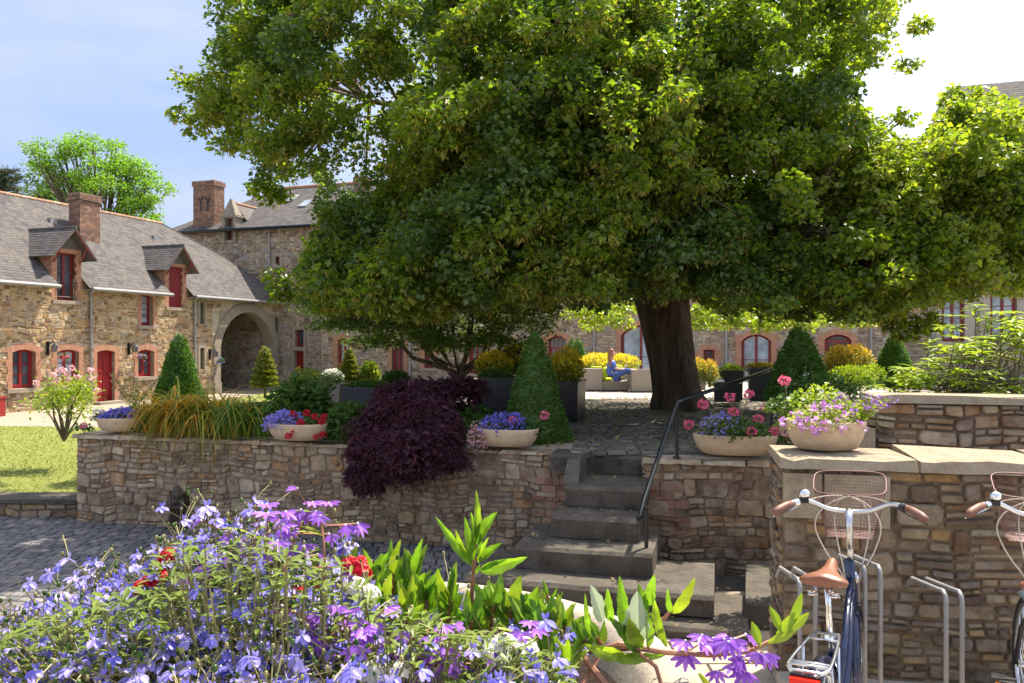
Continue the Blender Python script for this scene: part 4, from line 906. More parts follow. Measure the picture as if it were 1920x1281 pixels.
mound('lobelia', 'bright blue lobelia in the bowl in front of the tall box cone', 'flowers', c3+arr(-.03, 0, .15), .28, .2, .19, ('green', 'lobe'), 700, 480, 78, .025, .024, hang=.6)
mound('alyssum', 'pale pink alyssum trailing over the left rim of the bowl by the box cone', 'flowers', c3+arr(-.30, -.05, .08), .12, .14, .18, ('green', 'palepink'), 220, 300, 79, .02, .016, hang=1.2)
geranium('pink geranium rising from the right side of the bowl by the box cone', c3+arr(.24, 0, .15), [c3+arr(.40, -.05, .33), c3+arr(.06, -.1, .28)], 'pink', 80, 420, .20, .13, .024, .05, .045)
c4 = px(1378, 862, 7.95); c4[2] = 1.18
bowl('long pale stone bowl of mixed pink geraniums right of the handrail', c4, .82, .42, .20, 81, -.22)
mound('lobelia', 'pale blue lobelia in the long bowl right of the handrail', 'flowers', c4+arr(-.13, 0, .18), .24, .18, .22, ('bgreen', 'lobe2'), 700, 220, 82, .03, .022)
geranium('pink and red geranium spreading over the long bowl right of the handrail', c4+arr(.02, 0, .2), [c4+arr(x, y, z) for x, y, z in ((-.47, -.05, .30), (-.33, -.05, .50), (-.05, 0, .57), (.14, 0, .60), (-.04, -.1, .43), (.20, -.1, .36), (.10, -.2, .25), (.36, -.1, .24), (.30, 0, .46))], 'pink', 83, 650, .34, .2, .026, .05, .045)
geranium('rosy geranium trailing off the right end of the long bowl', c4+arr(.45, 0, .12), [c4+arr(x, y, z) for x, y, z in ((.46, -.1, .24), (.52, -.08, .17), (.50, -.16, .02), (.58, -.1, .22))], 'palepink', 84, 200, .16, .14, .026, .05, .04)
c5 = px(1548, 826, 5.25); c5[2] = 1.597
bowl('rounder stone bowl of mauve flowers on top of the bicycle wall', c5, .50, .42, .19, 85, -.2)
mound('petunia', 'mauve petunias spilling over the front of the round bowl on the bicycle wall', 'flowers', c5+arr(-.03, -.05, .16), .24, .2, .14, ('bgreen', 'mauve'), 900, 90, 86, .026, .032, hang=1.0)
def spike_plant(name, label, c, n, hgt, spread, mats, seed, lw=.012, ll=.07, nf=26, fs=.02):
    r_ = rng(seed); b = MB()
    for i in range(n):
        a = r_.uniform(0, 6.28); s_ = r_.uniform(.3, 1)*spread; h = hgt*r_.uniform(.65, 1.05)
        p = [arr(*c), arr(*c)+arr(math.cos(a)*s_*.3, math.sin(a)*s_*.3, h*.5), arr(*c)+arr(math.cos(a)*s_, math.sin(a)*s_, h)]
        b.tube(p, .0035, 4, 1); t = r_.uniform(.15, .97, 24)[:, None]; P = (1-t)**2*p[0]+2*t*(1-t)*p[1]+t*t*p[2]; b.leaves(P, ll, r_, .34, up=.3, down=-.3)
        if nf: t = r_.uniform(.8, 1.05, nf)[:, None]; P = (1-t)**2*p[0]+2*t*(1-t)*p[1]+t*t*p[2]; b.leaves(P+r_.normal(size=P.shape)*.012, fs, r_, .7, up=.2, down=0, m=2)
    return b.build(name, [M[mats[0]], M['stemb'], M[mats[1]]], label=label, cat='flowers')
spike_plant('fan_flower', 'violet fan flowers reaching right out of the round bowl on the bicycle wall', c5+arr(.2, 0, .15), 16, .20, .22, ('bgreen', 'violet'), 87, ll=.045, fs=.018, nf=18)
mound('white_flowering_plant', 'white flowering bush left of the round bowl behind the long bowl', 'flowers', px(1535, 770, 6.6)-arr(0, 0, .15), .34, .3, .36, ('bgreen', 'white'), 1800, 60, 88, .045, .025)
geranium('single coral geranium in front of the right box cone', px(1478, 768, 6.7), [px(1470, 713, 6.7)], 'pink', 89, 200, .2, .14, .026, .045, .05)

# ---------------------------------------------------------------- topiary
def cone(name, label, x, ytop, ybot, d, wpx, seed, mat='box', spiral=0, group=None, n=5000, ls=.035, belly=.0):
    c = px(x, ybot, d); H = (ybot-ytop)/F*d; Rr = wpx/F*d/2; r_ = rng(seed); c = c.copy()
    t = thing(name, label, 'topiary', c, 0, group)
    def rad(q, a):
        base = Rr*(1-q)**.82*(1 if q > .06 else .9+q*1.6)+.02
        if spiral: base *= .72+.42*abs(math.sin((q*spiral*math.pi)+a*.5))**1.2
        return base*(1+.05*math.sin(3*a+seed))
    b = MB(); q = 1-np.sqrt(r_.uniform(0, 1, n)); a = r_.uniform(0, 2*math.pi, n)
    rr_ = np.array([rad(q[i], a[i]) for i in range(n)])*(1-np.abs(r_.normal(size=n))*.05+.02)*(1+.05*np.sin(4*a+9*q+seed)+.035*np.sin(9*a-17*q))
    rr_ = rr_+np.where(r_.uniform(size=n) < .05, r_.uniform(0, .05, n), 0)
    P = np.stack([rr_*np.cos(a), rr_*np.sin(a), q*H], 1); u = np.stack([np.cos(a), np.sin(a), np.full(n, .35)], 1)
    b.leaves(P, ls, r_, .62, up=.4, down=0, outd=u, outw=1.3)
    core = []; sg = 20; rn = 24
    for i in range(rn+1):
        for j in range(sg): aa = 2*math.pi*j/sg; k = rad(i/rn, aa)*.93; core.append((k*math.cos(aa), k*math.sin(aa), H*.985*i/rn))
    b.add(core, [(i*sg+j, i*sg+(j+1) % sg, (i+1)*sg+(j+1) % sg, (i+1)*sg+j) for i in range(rn) for j in range(sg)], 0)
    b.build('foliage', M[mat], t); s = MB(); s.tube([(0, 0, -.25), (0, 0, .15)], .03, 6); s.build('trunk', M['twig'], t); return t
cone('topiary_cone', 'tall clipped box cone behind the bowl left of the steps', 1003, 618, 836, 9.25, 122, 90, n=9000, ls=.036)
cone('topiary_cone', 'broad clipped box cone with soft base behind the long bowl at the right', 1497, 610, 752, 9.3, 118, 91, n=9000, ls=.036)
mound('ivy_plant', 'bright leafy plant growing at the foot of the right box cone', 'plant', px(1535, 752, 8.8), .42, .3, .3, ('green', 'white'), 1600, 30, 92, .05, .02)
cone('topiary_cone', 'dark clipped yew cone in front of the cottage wall', 336, 622, 768, 15, 88, 93, n=6000, ls=.05)
cone('topiary_cone', 'dark clipped cone at the far right near the right wing', 1677, 621, 727, 17, 80, 94, n=6000, ls=.05)
cone('topiary_cone', 'small clipped cone behind the yellow shrubs beside the arched window', 1084, 633, 690, 27, 34, 95, n=1500, ls=.07)
cone('topiary_cone', 'small dark cone just left of the small clipped cone by the arched window', 1071, 632, 690, 28, 22, 96, n=1000, ls=.07)
cone('spiral_topiary', 'spiral clipped topiary in front of the carriage arch', 497, 648, 725, 17, 44, 97, 'boxlight', 7, n=3500, ls=.045)
cone('spiral_topiary', 'spiral clipped topiary beside the brick arched door of the low range', 655, 652, 722, 17, 38, 98, 'boxlight', 7, n=3500, ls=.045)

# ---------------------------------------------------------------- planters, shrubs
def boxplanter(label, x0, x1, y0, y1, d, dep, mat='blackbox', rot=-.25):
    a = px(x0, y1, d); c = px(x1, y0, d); wd = c[0]-a[0]; h = c[2]-a[2]; t = thing('box_planter', label, 'planter', a, rot, 'dark box planters on the terrace')
    b = MB(); b.prism([(.01, 0, 0), (wd-.01, 0, 0), (wd-.01, dep, 0), (.01, dep, 0)], [(0, 0, h), (wd, 0, h), (wd, dep, h), (0, dep, h)]); b.build('box', M[mat], t)
    b = MB(); e = .035
    for q in ((-e*.4, wd+e*.4, -e*.4, e), (-e*.4, wd+e*.4, dep-e, dep+e*.4), (-e*.4, e, e, dep-e), (wd-e, wd+e*.4, e, dep-e)): b.box(*q, h, h+.035)
    b.build('rim', M[mat], t); b = MB(); b.box(e, wd-e, e, dep-e, h+.0, h+.012); b.build('soil', M['soil'], t); return t, a, wd, h
boxplanter('large black square planter of yellow euphorbia right of the tall box cone', 1022, 1084, 719, 800, 11.2, .7)
boxplanter('black planter left of the tall box cone behind the purple maple', 898, 965, 712, 780, 12, .7)
boxplanter('low black planter left of the right box cone, holding a clipped box ball', 1358, 1392, 698, 750, 15, .6)
boxplanter('tall black planter right next to the right box cone', 1405, 1452, 694, 752, 12.5, .7)
boxplanter('low black planter box between the trunk and the right box cone', 1338, 1388, 722, 753, 14, .5)
boxplanter('charcoal planter at the left behind the purple maple', 640, 742, 730, 800, 12, .8, 'navybox')
boxplanter('grey stone trough behind the middle flower bowl', 600, 640, 724, 772, 14, .6, 'granite')
def shrub(name, label, pts, mats, seed, n, ls, fr=.3, asp=.45, up=.2, down=-.8, cat='shrub', sub=None, group=None):
    r_ = rng(seed); b = MB(); tot = sum(p_[3]*p_[4] for p_ in pts)
    for (x, y, d, rx, rz) in pts:
        c = px(x, y, d); k = int(n*rx*rz/tot); R3 = arr(rx, rx*.8, rz)/F*d
        u = r_.normal(size=(k, 3)); u /= np.linalg.norm(u, axis=1)[:, None]
        P = c+u*R3*r_.uniform(.3, 1.0, (k, 1))**.6
        hi = (P[:, 2]-c[2])/R3[2] > r_.uniform(-.9, .6, k)-fr+.5
        b.leaves(P[hi], ls, r_, asp, up=up, down=down, m=0, outd=u[hi], outw=.6); b.leaves(P[~hi], ls, r_, asp, up=up, down=down*.3, m=1, outd=u[~hi], outw=.6)
        for i in range(6): e = c+r_.normal(size=3)*R3*.5; b.tube([c-arr(0, 0, R3[2]), (c+e)/2, e], .012, 4, 2)
    return b.build(name, [M[mats[0]], M[mats[1]], M['twig']], label=label, cat=cat, group=group)
shrub('euphorbia', 'bright yellow euphorbia overflowing the large black planter', [(1050, 696, 11.5, 50, 32), (1062, 686, 11.6, 30, 36)], ('euph', 'euphg'), 100, 3800, .05)
shrub('euphorbia', 'yellow euphorbia hedge behind the sofas, right of the small clipped cone', [(1120, 682, 25, 34, 20), (1165, 682, 25.5, 36, 18), (1085, 690, 25, 20, 18)], ('euph', 'euphg'), 101, 5000, .08)
shrub('euphorbia', 'yellow green euphorbia left of the tall box cone', [(925, 688, 13, 36, 30), (965, 676, 13.4, 34, 26)], ('euph', 'euphg'), 102, 5200, .055, fr=.2)
shrub('leafy_shrub', 'dark leafy planting under the yellow euphorbia left of the tall box cone', [(930, 712, 12.3, 34, 18)], ('green', 'box'), 103, 2400, .05)
shrub('euphorbia', 'orange and yellow euphorbia right of the trunk beside the grey sofa', [(1300, 690, 24, 30, 20), (1330, 700, 24, 18, 26)], ('orangeleaf', 'euphg'), 104, 2600, .08, fr=.1)
shrub('euphorbia', 'orange topped euphorbia between the two box cones on the right', [(1575, 690, 15, 34, 42), (1605, 680, 15.2, 32, 34)], ('orangeleaf', 'euphg'), 105, 5200, .06, fr=.15)
shrub('leafy_shrub', 'bright green shrub below the orange euphorbia on the right', [(1595, 712, 14.3, 48, 26), (1635, 705, 14.6, 26, 22)], ('bgreen', 'green'), 106, 4200, .05)
shrub('box_ball', 'clipped light green box ball in the low black planter', [(1372, 698, 15.2, 24, 17)], ('bgreen', 'box'), 107, 3000, .03, asp=.6, down=0)
shrub('euphorbia', 'small orange euphorbia above the tall black planter', [(1425, 690, 12.9, 28, 10)], ('orangeleaf', 'euphg'), 108, 900, .045)
shrub('white_hydrangea', 'creamy flowering shrub left of the right hand spiral topiary', [(622, 708, 15.5, 22, 16)], ('white', 'green'), 109, 1500, .05, asp=.8, down=0, fr=.1)
shrub('golden_shrub', 'pale golden shrub right of the right hand spiral topiary', [(694, 702, 17, 18, 24)], ('euphg', 'bgreen'), 110, 1500, .06, asp=.7)
shrub('golden_shrub', 'yellow leaved shrub behind the tall garden perennials', [(572, 710, 16, 30, 20)], ('euphg', 'green'), 111, 1800, .05)
shrub('round_leaf_shrub', 'round dark green bush above the charcoal planter', [(742, 712, 13.5, 26, 16)], ('box', 'green'), 112, 2000, .05, asp=.8)
shrub('low_planting', 'dark green low planting filling the charcoal planter', [(690, 726, 12.5, 46, 12)], ('box', 'green'), 113, 2500, .04, asp=.5)
mound('perennial', 'tall leafy perennials between the daylilies and the middle bowl', 'plant', px(560, 800, 9.9), .45, .35, .62, ('green', 'white'), 3000, 0, 114, .085, .02)
spike_plant('perennial_spikes', 'upright green flower spikes rising behind the middle bowl', px(590, 810, 10.2), 34, .80, .42, ('green', 'euph'), 115, ll=.08, nf=6, fs=.02)
mound('perennial', 'dense dark green foliage right of the middle bowl beside the purple maple', 'plant', px(655, 818, 9.4), .32, .35, .42, ('green', 'white'), 2600, 0, 116, .07, .02)
mound('perennial', 'fine dark foliage behind the purple maple left of the box cone', 'plant', px(885, 820, 9.6), .4, .35, .4, ('box', 'white'), 2600, 0, 117, .05, .02)
spike_plant('perennial_spikes', 'dry brownish seed stems beside the dark yew cone', px(250, 780, 12), 18, .62, .45, ('euphg', 'pink'), 118, ll=.05, nf=3, fs=.02)
mound('perennial', 'green foliage between the leftmost bowl and the daylilies', 'plant', px(265, 800, 10.2), .28, .3, .28, ('green', 'white'), 1600, 0, 119, .06, .02)
# daylilies
r = rng(120)
for nm, lb, xs, n, mk, ln in (('daylily', 'arching yellowing daylily leaves hanging over the left part of the wall', (285, 430), 560, 'lily', .92), ('daylily', 'greener daylily clump left of the middle bowl', (400, 500), 330, 'lilyg', .85), ('daylily', 'orange tipped daylily leaves in the middle of the daylily drift', (330, 480), 260, 'lily', .88)):
    b = MB()
    for i in range(n):
        x = r.uniform(*xs); d = r.uniform(9.5, 10.2); p_ = px(x, 818, d); p_[1] = wall_y(p_[0])+r.uniform(.06, .55); p_[2] = 1.17
        k_ = r.random(); a = (-2.75+r.normal()*.35) if k_ < .55 else ((-.45+r.normal()*.4) if k_ < .85 else r.uniform(0, 3.1))
        b.blade(p_, a, ln*r.uniform(.55, 1.0), .026, r.uniform(.95, 1.45), r.uniform(1.0, 1.75) if a < 0 else r.uniform(.7, 1.1), hs=1.0)
    b.build(nm, M[mk], label=lb, cat='plant')
b = MB()
for i in range(90): p_ = px(r.uniform(865, 935), 830, 8.95); p_[1] += r.uniform(-.05, .3); p_[2] = 1.17; b.blade(p_, r.uniform(0, 6.28), .55*r.uniform(.7, 1.2), .018, r.uniform(.8, 1.1), r.uniform(.6, 1.1))
b.build('daylily', M['lilyg'], label='green strap leaved clump between the purple maple and the box cone', cat='plant')
# weeping purple maple
t = thing('purple_maple', 'weeping dark purple laceleaf maple spilling over the retaining wall', 'tree', px(790, 815, 8.95)); b = MB(); r = rng(121)
blobs = [(785, 765, 9.2, 75, 52), (850, 745, 9.7, 52, 34), (730, 800, 8.95, 62, 52), (700, 850, 8.6, 48, 48), (775, 850, 8.45, 70, 48), (835, 835, 8.5, 28, 42), (690, 890, 8.5, 38, 34), (800, 800, 8.8, 66, 60), (880, 722, 9.9, 30, 16), (745, 742, 9.4, 40, 24), (800, 728, 9.7, 60, 18), (850, 722, 9.9, 48, 16), (770, 735, 9.5, 50, 22), (850, 850, 8.5, 18, 30)]
core = MB()
for (x, y, d, rx, rz) in blobs:
    for q in range(max(5, int(rx*rz/190))):
        u = r.normal(size=3); u[1] = -abs(u[1])*.8; u /= np.linalg.norm(u); c = px(x, y, d)+u*arr(rx, max(18, rx*.65), rz)/F*d*r.uniform(.6, 1); R_ = r.uniform(.13, .24); k = int(r.uniform(230, 330)); v = r.normal(size=(k, 3)); v[:, 2] = np.abs(v[:, 2]); v /= np.linalg.norm(v, axis=1)[:, None]
        P = c+v*arr(R_, R_, R_*.45)*r.uniform(.5, 1.05, (k, 1)); P[:, 2] -= 1.6*((P[:, 0]-c[0])**2+(P[:, 1]-c[1])**2)/R_*.5; b.leaves(P, .05, r, .2, up=.7, down=.8, outd=v, outw=.4)
    k = int(rx*rz*.3); u = r.normal(size=(k, 3)); u /= np.linalg.norm(u, axis=1)[:, None]; b.leaves(px(x, y, d)+u*arr(rx, max(18, rx*.65), rz)/F*d*.85, .09, r, .6, up=.7, down=.8, outd=u, outw=.6)
b.build('crown', M['purple'], t, world=True); s = MB(); p0 = px(790, 818, 8.95)
for e in ((760, 760, 9), (830, 740, 9.5), (720, 800, 8.9), (790, 740, 9.2)): s.tube([p0, (p0+px(*e))/2+arr(0, 0, .08), px(*e)], [.035, .025, .012], 6)
s.build('trunk', M['twig'], t, world=True)
# rose bush
pb_ = px(120, 826, 13.0); t = thing('rose_bush', 'standard rose bush with pink blooms on the lawn left of the wall', 'shrub', pb_); r = rng(122); s = MB(); fo = MB(); tips = []
for i in range(9):
    e = px(r.uniform(75, 168), r.uniform(715, 765), 13+r.uniform(-.4, .4)); s.tube([pb_, pb_*.5+e*.5+arr(r.uniform(-.08, .08), 0, .03), e], [.022, .015, .008], 5); tips.append(e)
s.build('stems', M['twig'], t, world=True)
for e in tips+[px(r.uniform(70, 168), r.uniform(718, 775), 13) for _ in range(12)]:
    k = 80; P = e+r.normal(size=(k, 3))*arr(.12, .12, .10); fo.leaves(P, .055, r, .6, up=.6, down=.2)
fo.build('foliage', M['bgreen'], t, world=True)
for (x, y) in ((98, 702), (108, 708), (118, 693), (126, 700), (135, 690), (112, 694), (172, 708), (170, 694), (103, 716), (145, 706), (68, 718), (128, 712), (182, 732)):
    fl = MB(); head(fl, px(x, y, 12.8), .045, r, 34, 0, .035); fl.build('rose_bloom', M['palepink'], t, world=True)
# leafy shrub on the right terrace
t = thing('young_shrub', 'open shrub with whorled bright leaves behind the upper wall at the right', 'shrub', px(1800, 745, 7.4)); r = rng(123); s = MB(); fo = MB()
wh = [(x, y) for x, y in zip(r.uniform(1640, 1990, 150), r.uniform(575, 748, 150)) if y > 745-(x-1610)*.62 or (y > 690)] + [(1770, 610), (1790, 600), (1830, 575), (1850, 590), (1750, 640), (1860, 640), (1900, 650), (1740, 680), (1720, 700), (1690, 735), (1760, 645), (1880, 625), (1810, 640), (1910, 615)]
bs = px(1830, 748, 7.4)
for (x, y) in wh:
    e = px(x, y, r.uniform(6.9, 8.2)); b0 = bs+arr(r.uniform(-.35, .6), r.uniform(-.2, .3), 0); s.tube([b0, (b0*.55+e*.45)+arr(0, 0, .05), e], [.008, .006, .003], 4)
    for k in range(3):
        c = e+arr(0, 0, -.05*k)+r.normal(size=3)*.02
        for j in range(6):
            a = j*1.047+r.uniform(-.3, .3); dv = arr(math.cos(a), math.sin(a), r.uniform(-.1, .55)); fo.petal(c, dv, arr(0, 0, 1), r.uniform(.09, .15), .040, .25, 0, 3, .3)
s.build('stems', M['twig'], t, world=True); fo.build('foliage', M['bgreen'], t, world=True)

# ---------------------------------------------------------------- great linden
TB = px(1268, 771, 13.4); TB[2] = 1.15
t = thing('linden_tree', 'huge old linden tree with a thick dark trunk filling the courtyard', 'tree', TB); r = rng(130)
b = MB(); prof = [(-.1, .54), (.08, .46), (.3, .385), (.8, .36), (1.5, .39), (2.1, .46), (3.0, .52)]; sg = 40; vs = []
cxs = [(TB[0], TB[0]), ]
for i, (z, rad_) in enumerate(prof):
    x = TB[0]+.06-.17*z
    for j in range(sg):
        a = 2*math.pi*j/sg; k = rad_*(1+.07*math.sin(5*a+1)+.05*math.sin(9*a+z*1.5)+.035*math.sin(17*a+z)+(.16*max(0, math.sin(4*a+.5)) if z < .3 else 0)); vs.append((x+k*math.cos(a), TB[1]+k*math.sin(a), TB[2]+z))
b.add(vs, [(i*sg+j, i*sg+(j+1) % sg, (i+1)*sg+(j+1) % sg, (i+1)*sg+j) for i in range(len(prof)-1) for j in range(sg)])
top = arr(TB[0]-.42, TB[1], TB[2]+2.8); limbs = []
for (x, y, d, r0) in ((1040, 150, 13, .30), (800, 330, 12.5, .2), (1340, 60, 14, .28), (1600, 320, 13.2, .17), (1250, -150, 15, .3), (960, -200, 13, .22), (1500, 150, 15.5, .2), (700, 180, 13.5, .16), (1180, 330, 10.2, .13), (1480, 480, 10.5, .1), (900, 480, 11, .1), (1860, 330, 11.5, .12)):
    e = px(x, y, d); mid = top*.45+e*.55+arr(r.uniform(-.3, .3), r.uniform(-.3, .3), .5); p_ = []
    for tt in np.linspace(0, 1, 8): p_.append((1-tt)**2*(top-arr(0, 0, .35))+2*tt*(1-tt)*mid+tt*tt*e+r.normal(size=3)*.05*(tt > 0))
    b.tube(p_, np.linspace(r0, r0*.25, 8), 8); limbs.append(np.array(p_))
limbpts = np.concatenate(limbs)
b.build('trunk', M['bark'], t, world=True, smooth=True)
def inpoly(P, poly):
    x, y = P[:, 0], P[:, 1]; c = np.zeros(len(P), bool); n = len(poly)
    for i in range(n):
        (x1, y1), (x2, y2) = poly[i], poly[(i+1) % n]
        k = ((y1 > y) != (y2 > y)) & (x < (x2-x1)*(y-y1)/((y2-y1) or 1e-9)+x1); c ^= k
    return c
POLY = [(398, -60), (405, 40), (385, 110), (352, 150), (362, 225), (420, 262), (455, 300), (500, 360), (540, 335), (590, 320), (600, 400), (575, 450), (548, 515), (560, 560), (640, 580), (760, 590), (900, 575), (1040, 560), (1120, 585), (1190, 560), (1290, 555), (1340, 585), (1500, 590), (1620, 600), (1690, 590), (1760, 560), (1880, 545), (1990, 540), (1990, 205), (1880, 190), (1800, 165), (1745, 240), (1690, 270), (1600, 180), (1650, 120), (1700, 60), (1720, -60)]
def fillpoly(poly, n, x0, x1, y0, y1, r_): P = np.stack([r_.uniform(x0, x1, n), r_.uniform(y0, y1, n)], 1); return P[inpoly(P, poly)]
cr = MB(); tw = MB(); br = MB()
def clump(c, R_, n, ls, bract=0, flat=.6, twig=True, m=0):
    ls = ls*r.uniform(.8, 1.25)
    u = r.normal(size=(n, 3)); u /= np.linalg.norm(u, axis=1)[:, None]; P = c+u*arr(R_, R_, R_*flat)*(r.uniform(.25, 1.0, (n, 1))**.55)
    P[:, 2] -= .25*((P[:, 0]-c[0])**2+(P[:, 1]-c[1])**2)/max(R_, .1)
    cr.leaves(P, ls, r, .85, up=.75, down=.35, m=m, outd=u*arr(1, 1, 0), outw=.6)
    if bract:
        k = int(n*bract); br.leaves(P[:k]-arr(0, 0, ls*.5), ls*1.0, r, .22, up=.1, down=1.6)
        br.leaves(P[:k//2]-arr(.02, .02, ls*.9), ls*.5, r, .5, up=.1, down=1.6)
    if twig:
        j = np.argmin(np.linalg.norm(limbpts-c, axis=1)); q = limbpts[j]; m_ = (q+c)/2+arr(0, 0, .15)
        if np.linalg.norm(q-c) < 1.8: tw.tube([q, m_, c], [.035, .022, .008], 4, cap=False)
        for i in range(4): tw.tube([c, P[i]], [.008, .003], 3, cap=False)
def fits(x, y, rpx):
    a = np.linspace(0, 6.283, 9)[:-1]; return inpoly(np.stack([x+rpx*np.cos(a), y+rpx*np.sin(a)], 1), POLY).mean()
# boughs: drooping layered fans of leaf clumps with gaps between them
nb_ = 0
cand = np.concatenate([fillpoly(POLY, 800, 330, 1990, -60, 620, r)[:265], fillpoly(POLY, 85, 1580, 1990, 190, 580, r), fillpoly(POLY, 60, 880, 1420, 150, 560, r), fillpoly(POLY, 45, 540, 860, 370, 580, r)])
nmain = 265
for (x, y) in cand:
    if x < 780 and y < 330 and r.random() < .40: continue
    tx = max(0, 1-((x-1120)/800)**2); T_ = 4.2*math.sqrt(tx)+.3
    front = r.random() < .76; d = 13.2+(-T_*r.uniform(.35, 1) if front else T_*r.uniform(-.3, .7))
    if x > 1600: d = 10.8+r.uniform(-1.6, 1.8)
    if 1180 < x < 1310 and y > 500 and d < 11.8: d = 12+r.uniform(0, 3)
    B_ = px(x, y, d); RB = r.uniform(.42, .78); nb_ += 1
    dirh = np.array([B_[0]-TB[0], B_[1]-TB[1]]); dirh /= np.linalg.norm(dirh)+1e-6; tone = r.random(); rgt = x > 1570
    for k in range(r.integers(17, 25)):
        u = r.normal(size=3); u[2] = abs(u[2])*.8; u /= np.linalg.norm(u); c = B_+u*arr(RB, RB, RB*.45)*r.uniform(.3, 1)**.5; out_ = (c[0]-B_[0])*dirh[0]+(c[1]-B_[1])*dirh[1]; c[2] -= .5*max(0, out_)+.18*(out_/RB)**2+(r.uniform(0, .7) if k % 3 == 0 else 0)
        X_ = 960+(c[0])/c[1]*F; Y_ = 640-(c[2]-EYE)/c[1]*F; rc = r.uniform(.13, .23); f_ = fits(X_, Y_, rc/c[1]*F)
        if f_ < .6: continue
        if f_ < .95: rc *= .7
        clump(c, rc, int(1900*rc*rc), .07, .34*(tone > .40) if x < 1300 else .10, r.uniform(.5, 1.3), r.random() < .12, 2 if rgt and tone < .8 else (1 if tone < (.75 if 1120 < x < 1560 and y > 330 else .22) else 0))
    j_ = np.argmin(np.linalg.norm(limbpts-B_, axis=1)); q_ = limbpts[j_]; tw.tube([q_, (q_+B_)/2+arr(0, 0, .2), B_], [.05, .035, .012], 5, cap=False) if np.linalg.norm(q_-B_) < 2.0 else None
for (x, y) in fillpoly(POLY, 210, 800, 1600, -60, 600, r):     # inner foliage
    if fits(x, y, 60) < 1: continue
    clump(px(x, y, 14+r.uniform(-1.5, 3)), .6, 90, .12, 0, .7, False)
# edge sprays beyond the outline
for (x, y, d, k) in ((348, 140, 12.4, 40), (350, 205, 12.4, 55), (375, 165, 12.5, 50), (372, 232, 12.5, 60), (505, 352, 12.2, 55), (515, 365, 12.2, 45), (480, 345, 12.3, 45), (425, 280, 12.4, 50), (520, 520, 11.6, 60), (535, 540, 11.6, 60), (1690, 215, 13, 60), (1700, 130, 13, 60), (1725, 40, 13, 60), (1790, 175, 12, 60), (1830, 168, 12, 60), (1905, 205, 11.5, 60), (1680, 600, 10.5, 70), (1710, 615, 10.5, 70), (1740, 600, 10.5, 60), (1660, 585, 10.5, 60), (600, 575, 11.5, 60)):
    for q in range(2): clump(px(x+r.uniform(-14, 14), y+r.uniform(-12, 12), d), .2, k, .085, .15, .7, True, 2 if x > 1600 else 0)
# low drooping skirt
for x in list(r.uniform(1040, 1190, 20))+list(r.uniform(1300, 1650, 70)):
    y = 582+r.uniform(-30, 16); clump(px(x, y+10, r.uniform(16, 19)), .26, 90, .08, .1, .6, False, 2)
# upper crown above the picture
for i in range(26):
    u = r.normal(size=3); u[2] = abs(u[2]); u /= np.linalg.norm(u); c = arr(1.2, 13.8, 8.0)+u*arr(6.0, 4.6, 5.0)*r.uniform(.5, 1)
    if 640-(c[2]-EYE-.9)/c[1]*F > -110: continue
    clump(c, .8, 70, .26, 0, .7, False)
cr.build('crown', [M['lind'], M['lind2'], M['lind_suntint']], t, world=True); tw.build('twigs', M['twig'], t, world=True); br.build('blossom_bracts', M['bract'], t, world=True)
# ---------------------------------------------------------------- multi-stem green maple
g0 = px(862, 712, 15.5); t = thing('green_maple', 'small multi stemmed green maple behind the purple maple', 'tree', g0); r = rng(140); s = MB(); cr2 = MB()
tips = []
for (x, y) in ((770, 600), (810, 590), (845, 560), (890, 570), (930, 600), (720, 610), (965, 610), (880, 600), (790, 630)):
    e = px(x, y, 15.5+r.uniform(-1.2, 1.2)); m_ = g0*.5+e*.5+arr((e[0]-g0[0])*.12, 0, -.1); s.tube([g0, g0*.75+m_*.25+arr(0, 0, .1), m_, e], [.075, .06, .045, .02], 6); tips.append(e)
s.build('trunk', M['bark'], t, world=True)
PM = [(560, 560), (620, 520), (760, 510), (1000, 500), (1040, 580), (1005, 640), (960, 655), (900, 640), (850, 655), (780, 640), (700, 648), (620, 620)]
for (x, y) in fillpoly(PM, 330, 560, 1040, 500, 660, r):
    c = px(x, y, 15.2+r.uniform(-2.4, 1.8)); k = 130; u = r.normal(size=(k, 3)); u /= np.linalg.norm(u, axis=1)[:, None]
    P = c+u*arr(.42, .42, .13)*r.uniform(.2, 1, (k, 1)); P[:, 2] -= .5*((P[:, 0]-c[0])**2+(P[:, 1]-c[1])**2); cr2.leaves(P, .085, r, .4, up=.9, down=.25)
cr2.build('crown', M['gmaple'], t, world=True)
# ---------------------------------------------------------------- trees beyond the roofs
def fartree(name, label, base, tips, mat, seed, cs, k, ls, tr=.3, flat=.55):
    t = thing(name, label, 'tree', base, 0, 'trees beyond the cottage roof'); r = rng(seed); s = MB(); c_ = MB(); B0 = arr(*base)
    for (x, y, d) in tips:
        e = px(x, y, d); m_ = B0*.35+e*.65; m_[0] = B0[0]*.5+e[0]*.5; m_[2] -= .6; s.tube([B0, B0*.6+m_*.4+arr(0, 0, .5), m_, e], [tr, tr*.7, tr*.45, tr*.12], 5)
        for q in range(cs[0]):
            c = e+r.normal(size=3)*arr(*cs[1]); u = r.normal(size=(k, 3)); u /= np.linalg.norm(u, axis=1)[:, None]; c_.leaves(c+u*arr(1, 1, flat)*cs[2]*r.uniform(.3, 1, (k, 1)), ls, r, .6, up=.8, down=.2)
            s.tube([m_, c], [.06, .02], 3, cap=False)
    s.build('trunk', M['twig'], t, world=True); c_.build('crown', M[mat], t, world=True)
